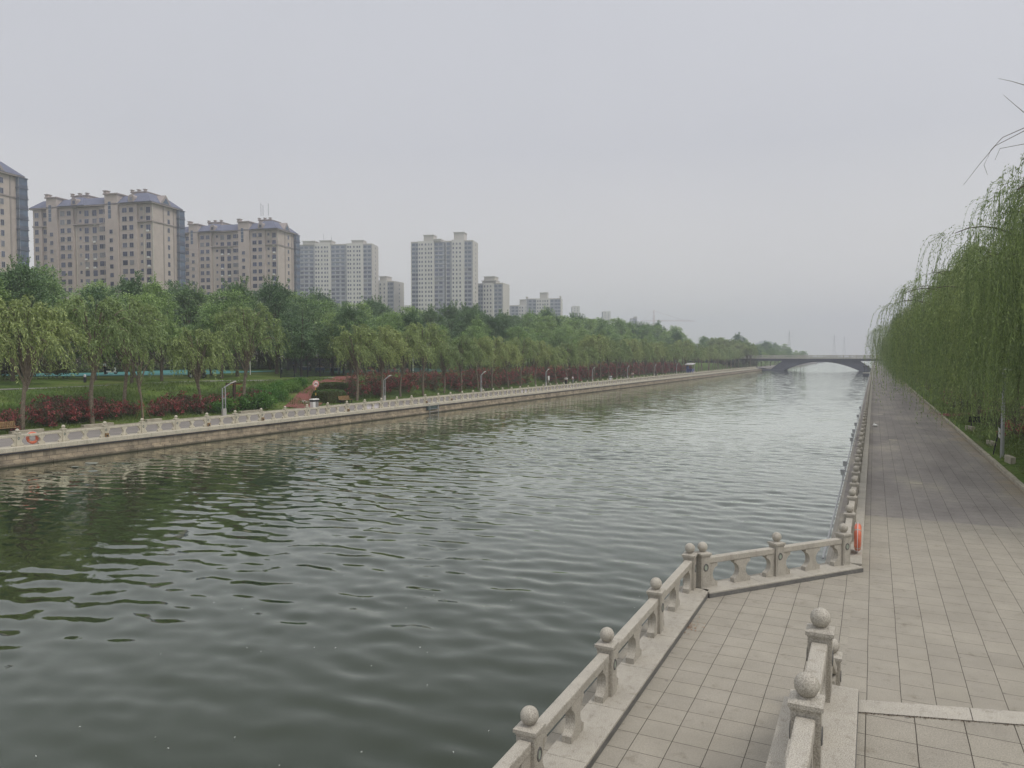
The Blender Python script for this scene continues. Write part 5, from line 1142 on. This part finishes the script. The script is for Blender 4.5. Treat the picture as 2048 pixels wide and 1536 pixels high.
    cols = [(.033, 1.5, 1.55, -.5), (.098, 1.55, 1.5, 0), (.127, .55, 1.4, 0), (.178, 1.2, 1.25, -1.3), (.262, 1.6, 1.5, -.7), (.318, 1.5, 1.5, -.7), (.402, .75, .95, 0), (.455, 1.6, 1.85, 0), (.522, 1.6, 1.85, 0), (.588, 1.5, 1.5, -.5), (.619, .75, 1.5, -.5), (.684, 1.2, 1.25, -1.3), (.785, 1.75, 1.5, -.7), (.84, 1.5, 1.5, -.7), (.912, .8, .95, 0), (.966, 1.6, 1.85, 0)]
    for k in range(nfl):
        zb = eave - 1.25 - 1.5 - k * fh
        ws.append((.03, Wd * .585, zb, R(90), win_mesh(.95, 1.5, 'b', M['glass'])))
        for i, (f, ww, hh, yv) in enumerate(cols):
            if not front: continue
            if i in (3, 11) and k < 2: continue
            z = zb + (1.5 - hh) - (1.3 if i in (3, 11) else 0); ws.append((X(f), yv - .03, z, 0, win_mesh(ww, hh, 'b', M['glass'])))
    ws.sort(key=lambda t_: -t_[2]); place_windows(r_, ws)
    for i in (3, 11):
        b = MB(); f = cols[i][0] - .012; b.box(X(f) - .55, X(f) + .55, -1.34, -1.2, eave - 4.6, eave + 1.0, M['glass2'])
        for z in (eave - 3.2, eave - 1.8, eave - .4): b.box(X(f) - .6, X(f) + .6, -1.4, -1.341, z, z + .16, M['winframe'])
        b.build('stair_window', r_)
    ac = None
    for k in range(1, nfl - 1):
        for i in (7, 8, 15):
            if front and rnd.random() < .5:
                if ac is None: bb = MB(); bb.box(-.42, .42, -.38, 0, 0, .55, M['white']); ac = bb.mesh('air_conditioner')
                obj('air_conditioner', ac, r_, (X(cols[i][0]) + rnd.uniform(-.3, .3), cols[i][3] - .04, eave - 2.75 - k * fh - .75))
    for k in range(nfl):                                    # glazed balconies stacked on the rear corner
        zb = eave - 2.0 - k * fh; b = MB(); y0 = Wd - 1.5
        b.box(.21, 1.25, y0, Wd + 1.4, zb - 1.0, zb - .12, M['balcony_panel']); b.box(.21, 1.2, y0 + .05, Wd + 1.35, zb - .12, zb + 1.6, M['glass2'])
        for x in (.21, .7, 1.18): b.box(x, x + .07, y0 - .03, y0 + .04, zb - 1.0, zb + 1.6, M['winframe'])
        b.box(.2, 1.4, y0 - .1, Wd + 1.5, zb + 1.6, zb + 1.88, M['balcony_panel']); b.build('balcony', r_)
    if antennas:
        for f, hh in ((.80, 3.2), (.82, 2.4), (.872, 2.9)): b = MB(); b.tube([(X(f), 3, eave + 6.3), (X(f), 3, eave + 6.3 + hh + 2)], .07, M['dark'], 5); b.build('antenna', r_)
    return r_
A2 = ground_pt(310, 250); B2 = ground_pt(75, 262); EV = 55.9
brown_block(A2, B2, EV, 'middle of the three brown blocks, wide front with two stair towers')
A3 = ground_pt(558, 302); dv = (B2 - A2).normalized(); brown_block(A3, A3 + dv * 46.5, EV, 'rightmost brown block with thin antennas on its roof', antennas=True, Wd=13.5)
A1 = ground_pt(-44, 201); brown_block(A1, A1 + dv * 46.5, EV, 'leftmost brown block cut by the photo edge, only its end wall showing', front=False, nfl=15, Wd=14)
def pale_tower(u0, u1, D0, D1, top, zones, boxes, label, end=0.0, fl=2.95, nfl=None, extra=0.0, wl=None):
    """zones: (ua, ub, type, [window columns])"""
    Lp, Rp = ground_pt(u0, D0), ground_pt(u1, D1); d = Rp - Lp; Lb = d.length; rz = math.atan2(d.y, d.x)
    r_ = empty('apartment_tower', (Lp.x, Lp.y, 0), rz, label, 'apartment tower', 'pale apartment towers'); xf = lambda u: on_face(u, Lp, Rp) * Lb
    b = MB(); dep = 15.0; b.box(-extra, Lb, 0, dep, 0, top, M['greywall'])
    b.box(Lb + .002, Lb + .3, -.25, dep + .3, 0, top + .35, M['palewall'])
    for ua, ub, ty, cols in zones:
        x0, x1 = xf(ua), xf(ub)
        if ty == 'p': b.box(x0, x1, -1.5, .1, 0, top + rnd.uniform(.6, 1.4), M['whitewall'])
        elif ty == 's': b.box(x0, x1, -.05, 1.2, 0, top - .8, M['darkblue'])
        else: b.box(x0, x0 + .35, -.5, .1, 0, top, M['whitewall'])
    b.box(-extra, Lb + .28, -.3, dep, top + .02, top + .75, M['palewall']); b.build('wall', r_)
    for ua, ub, h in boxes:
        b = MB(); x0, x1 = xf(ua), xf(ub); b.box(x0, x1, -1.0, 7, top + .5, top + .5 + h, M['palewall']); b.box(x0 - .4, x1 + .4, -1.5, 7.4, top + .5 + h, top + .9 + h, M['whitewall']); b.build('roof_house', r_)
    ws = []; lo = 26
    n_ = int((top - lo) / fl)
    for k in range(n_):
        z = top - 2.3 - k * fl
        for ua, ub, ty, cols in zones:
            for c in cols:
                if ty == 'p': ws.append((xf(c), -1.53, z, 0, win_mesh(.95, 1.35, 'pt', M['glass'], 0)))
                elif ty == 'g': ws.append((xf(c), -.03, z, 0, win_mesh(2.3, 1.55, 'pg', M['glass2'], 2)))
        if end: ws.append((Lb + .31, dep * .5, z, R(90), win_mesh(.9, 1.3, 'pt', M['glass'], 0)))
    place_windows(r_, ws)
    b = MB()
    for ua, ub, ty, cols in zones:
        if ty != 'g': continue
        for k in range(n_): z = top - 3.1 - k * fl; b.box(xf(ua) + .36, xf(ub) - .02, -.35, -.01, z, z + .45, M['winframe'])
    if b.v: b.build('balcony_band', r_)
    for uc, uw in (wl or []):
        b = MB(); b.tube([(xf(uc), 2, top + 3), (xf(uc), 2, top + 3 + uw)], .09, M['dark'], 4); b.build('antenna', r_)
Z = lambda a: 580 + a / 5.12
E1 = [(Z(65), Z(105), 'p', [Z(85)]), (Z(105), Z(270), 'g', [Z(132), Z(177), Z(230)]), (Z(270), Z(425), 'p', [Z(284), Z(310), Z(343), Z(375), Z(400)]), (Z(425), Z(595), 'g', [Z(450), Z(496), Z(550)]), (Z(595), Z(755), 'p', [Z(611), Z(634), Z(670), Z(704), Z(728)]), (Z(755), Z(840), 'g', [Z(776), Z(820)])]
pale_tower(592, Z(845), 532, 526, 83, E1, [(Z(148), Z(272), 2.2), (Z(320), Z(440), 2.4), (Z(645), Z(762), 2.2)], 'wide pale slab with three roof houses beside the brown blocks', .5, extra=14, wl=((Z(345), 5), (Z(425), 4)))
E2 = [(Z(1245), Z(1322), 'g', [Z(1270), Z(1310)]), (Z(1322), Z(1478), 'p', [Z(1338), Z(1364), Z(1400), Z(1432), Z(1458)]), (Z(1478), Z(1585), 'g', [Z(1502), Z(1548)]), (Z(1585), Z(1600), 's', []), (Z(1600), Z(1665), 'g', [Z(1622)]), (Z(1665), Z(1785), 'p', [Z(1681), Z(1715), Z(1750)]), (Z(1785), Z(1872), 'g', [Z(1800), Z(1842)])]
pale_tower(Z(1245), Z(1872), 524, 516, 83.8, E2, [(Z(1378), Z(1478), 4.2), (Z(1685), Z(1788), 5.4), (Z(1480), Z(1555), 1.2)], 'tall pale tower with twin roof houses standing alone', .5)
Q = lambda a: 940 + a / 5.12
pale_tower(757.5, Z(1070), 545, 541, 58.5, [(Z(910), Z(1000), 'p', [Z(940), Z(980)]), (Z(1000), Z(1070), 'g', [Z(1010), Z(1045)])], [(Z(930), Z(1000), 3.4)], 'narrow pale block just right of the wide slab', .5)
pale_tower(Q(60), Q(335), 540, 534, 56.5, [(Q(60), Q(140), 'g', [Q(88), Q(125)]), (Q(140), Q(245), 'p', [Q(158), Q(188), Q(220)]), (Q(245), Q(335), 'g', [Q(265), Q(308)])], [(Q(150), Q(258), 4.6), (Q(130), Q(272), 1.8)], 'lower pale tower tucked against the twin tower', .0)
pale_tower(Q(375), Q(610), 690, 685, 51, [(Q(375), Q(500), 'g', [Q(395), Q(440), Q(480)]), (Q(500), Q(610), 'p', [Q(515), Q(540), Q(580)])], [(Q(510), Q(600), 5)], 'small stepped pale block left of the square one')
pale_tower(Q(575), Q(925), 655, 650, 54.5, [(Q(575), Q(680), 'g', [Q(615), Q(660)]), (Q(680), Q(815), 'p', [Q(696), Q(720), Q(748), Q(770), Q(796)]), (Q(815), Q(925), 'g', [Q(838), Q(880), Q(912)])], [(Q(715), Q(792), 5), (Q(575), Q(582), 1.4), (Q(918), Q(925), 1.6)], 'square pale block with a central roof house among the small towers')
pale_tower(810, 822, 700, 700, 52, [(810, 822, 'p', [814, 818])], [], 'tiny pale block top between slab and twin tower')
pale_tower(Q(1045), Q(1120), 900, 900, 64, [(Q(1045), Q(1120), 'p', [Q(1070), Q(1100)])], [], 'hazy square block top over the trees')
pale_tower(Q(1360), Q(1435), 1000, 1000, 64, [(Q(1360), Q(1435), 'p', [Q(1380), Q(1415)])], [], 'hazy block top left of the mast')
pale_tower(Q(1650), Q(1708), 1000, 1000, 55, [(Q(1650), Q(1708), 'g', [Q(1680)])], [(Q(1680), Q(1706), 2)], 'hazy dark-sided block top just left of the crane')
pale_tower(Q(1740), Q(1840), 1050, 1050, 51, [(Q(1740), Q(1840), 'p', [Q(1760), Q(1820)])], [], 'hazy unfinished block beneath the crane')
# tower crane
q = ground_pt(1307, 1030); cr_ = empty('tower_crane', (q.x, q.y, 0), math.atan2(-ALPHA, 1), 'thin red tower crane with a long level arm in the haze', 'crane'); rzc = ALPHA; cr_.rotation_euler.z = rzc
b = MB()
for dx, dy_ in ((-.8, -.8), (.8, -.8), (-.8, .8), (.8, .8)): b.box(dx - .1, dx + .1, dy_ - .1, dy_ + .1, 0, 62, M['crane'])
for k in range(31): b.box(-.8, .8, -.95, -.8, 2 * k, 2 * k + .25, M['crane'])
b.box(-.3, .3, -.3, .3, 62, 68, M['crane']); b.build('mast', cr_)
b = MB(); b.box(-18, 56, -.5, -.35, 53.0, 53.2, M['crane']); b.box(-18, 56, .35, .5, 53.0, 53.2, M['crane']); b.box(-12, 50, -.1, .1, 54.3, 54.5, M['crane'])
for k in range(36): x = -16 + 2 * k; b.box(x, x + .15, -.1, .1, 53.4, 54.3, M['crane'])
b.build('jib', cr_)
b = MB(); b.tube([(0, 0, 67.5), (40, 0, 54.5)], .08, M['crane'], 4); b.tube([(0, 0, 67.5), (-16, 0, 53.5)], .08, M['crane'], 4); b.build('tie_bar', cr_)
# pylons and distant hill
for k, (u, D, h) in enumerate(((1578, 900, 36), (1668, 1000, 34), (1688, 1150, 36))):
    q = ground_pt(u, D); py = empty('power_pylon', (q.x, q.y, 0), ALPHA, 'faint lattice pylon above the far trees, %s from the left' % ORD[k], 'pylon', 'faint pylons on the horizon'); b = MB(); st_ = M['steel']
    for sx, sy in ((-1, -1), (1, -1), (-1, 1), (1, 1)): b.tube([(sx * 2.5, sy * 2.5, 0), (sx * .6, sy * .6, h * .7), (0, 0, h)], .10, st_, 4)
    for j in range(8): z = h * .08 * (j + 1); w_ = 2.5 - 1.9 * z / (h * .7); b.tube([(-w_, -w_, z), (w_, -w_, z + h * .08)], .06, st_, 4)
    b.build('tower', py)
    for z in (h * .78, h * .9): b = MB(); b.tube([(-5, 0, z), (0, 0, z + .9), (5, 0, z)], .09, st_, 4); b.build('crossarm', py)
b = MB(); q = ground_pt(1528, 2250); V = []; n_ = 40; m_ = 12
for j in range(m_ + 1):
    for i in range(n_ + 1):
        x = (i / n_ - .5) * 260; y = (j / m_ - .5) * 180; g = math.exp(-((x + 5) / 48) ** 2) + .5 * math.exp(-((x - 55) / 50) ** 2) + .35 * math.exp(-((x + 80) / 40) ** 2)
        V.append((q.x + x * math.cos(ALPHA) - y * math.sin(ALPHA), q.y + x * math.sin(ALPHA) + y * math.cos(ALPHA), -3 + 48 * g * math.cos(math.pi * y / 185) + 1.5 * math.sin(x * .4) * math.cos(y * .3)))
b.add(V, [(j * (n_ + 1) + i, j * (n_ + 1) + i + 1, (j + 1) * (n_ + 1) + i + 1, (j + 1) * (n_ + 1) + i) for j in range(m_) for i in range(n_)], M['hill']); tag(b.build('hill', smooth=True), kind='structure')
# ------------------------------------------------------------------ air, sky, sun
def haze():
    b = MB(); m, nt, o = newmat('haze_air'); v = N(nt, 'ShaderNodeVolumePrincipled'); v.inputs['Color'].default_value = (0.86, 0.885, 1.0, 1); v.inputs['Density'].default_value = HAZE; v.inputs['Anisotropy'].default_value = 0.55
    L(nt, v.outputs[0], o.inputs['Volume']); b.box(-902, 602, -62, 2522, -5.0, 125, m); tag(b.build('haze'), kind='stuff'); m.cycles.homogeneous_volume = True if hasattr(m.cycles, 'homogeneous_volume') else None
HAZE = 0.00072
haze()
W = bpy.data.worlds.new('World'); S.world = W; W.use_nodes = True; nt = W.node_tree; nt.nodes.clear()
out = nt.nodes.new('ShaderNodeOutputWorld'); bg = N(nt, 'ShaderNodeBackground', Strength=0.10)
sky = nt.nodes.new('ShaderNodeTexSky'); sky.sky_type = 'NISHITA'; sky.sun_disc = False; SUN_E, SUN_A = 56, 100
sky.sun_elevation = R(SUN_E); sky.sun_rotation = R(SUN_A); sky.air_density = 1.0; sky.dust_density = 4.0
hs = N(nt, 'ShaderNodeHueSaturation', Saturation=0.15); L(nt, sky.outputs[0], hs.inputs['Color'])
tc = N(nt, 'ShaderNodeTexCoord'); sp = N(nt, 'ShaderNodeSeparateXYZ'); L(nt, tc.outputs['Generated'], sp.inputs[0])
ov = ramp(nt, sp.outputs[2], [(0.0, (9.2, 8.9, 8.0)), (0.08, (7.9, 7.75, 7.4)), (0.26, (6.2, 6.3, 6.65)), (0.44, (6.25, 6.4, 6.85)), (0.60, (7.4, 7.5, 7.8)), (0.8, (11.6, 11.6, 11.8)), (1.0, (14.0, 14.0, 14.1))])   # cloud sheet, raised overhead out of view to light ground and treetops
nz = N(nt, 'ShaderNodeTexNoise', Scale=1.6, Detail=4.0); L(nt, tc.outputs['Generated'], nz.inputs['Vector'])
cl = ramp(nt, nz.outputs['Fac'], [(0.3, (0.955, 0.958, 0.965)), (0.7, (1.045, 1.04, 1.04))])
ovc = mix(nt, 1.0, ov.outputs[0], cl.outputs[0], 'MULTIPLY')
skm = mix(nt, 0.88, hs.outputs[0], ovc)
L(nt, skm, bg.inputs['Color']); L(nt, bg.outputs[0], out.inputs[0])
sd = bpy.data.lights.new('sun', 'SUN'); sd.energy = 1.5; sd.angle = R(14); sd.color = (1.0, 0.94, 0.84); so = bpy.data.objects.new('sun', sd); COL.objects.link(so)
az = R(SUN_A); dirs = Vector((math.sin(az) * math.cos(R(SUN_E)), math.cos(az) * math.cos(R(SUN_E)), math.sin(R(SUN_E)))); so.rotation_euler = dirs.to_track_quat('Z', 'Y').to_euler()
S.view_settings.view_transform = 'Standard'; S.view_settings.look = 'None'; S.view_settings.exposure = 0.0; S.view_settings.gamma = 1.0
S.render.engine = 'CYCLES'; c = S.cycles
c.max_bounces = 8; c.diffuse_bounces = 3; c.glossy_bounces = 3; c.transmission_bounces = 3; c.transparent_max_bounces = 6; c.volume_bounces = 1
c.use_adaptive_sampling = True; c.adaptive_threshold = 0.02
try: c.use_denoising = True; c.denoiser = 'OPENIMAGEDENOISE'
except Exception as e: print('denoise', e)
print('objects', len(COL.objects))
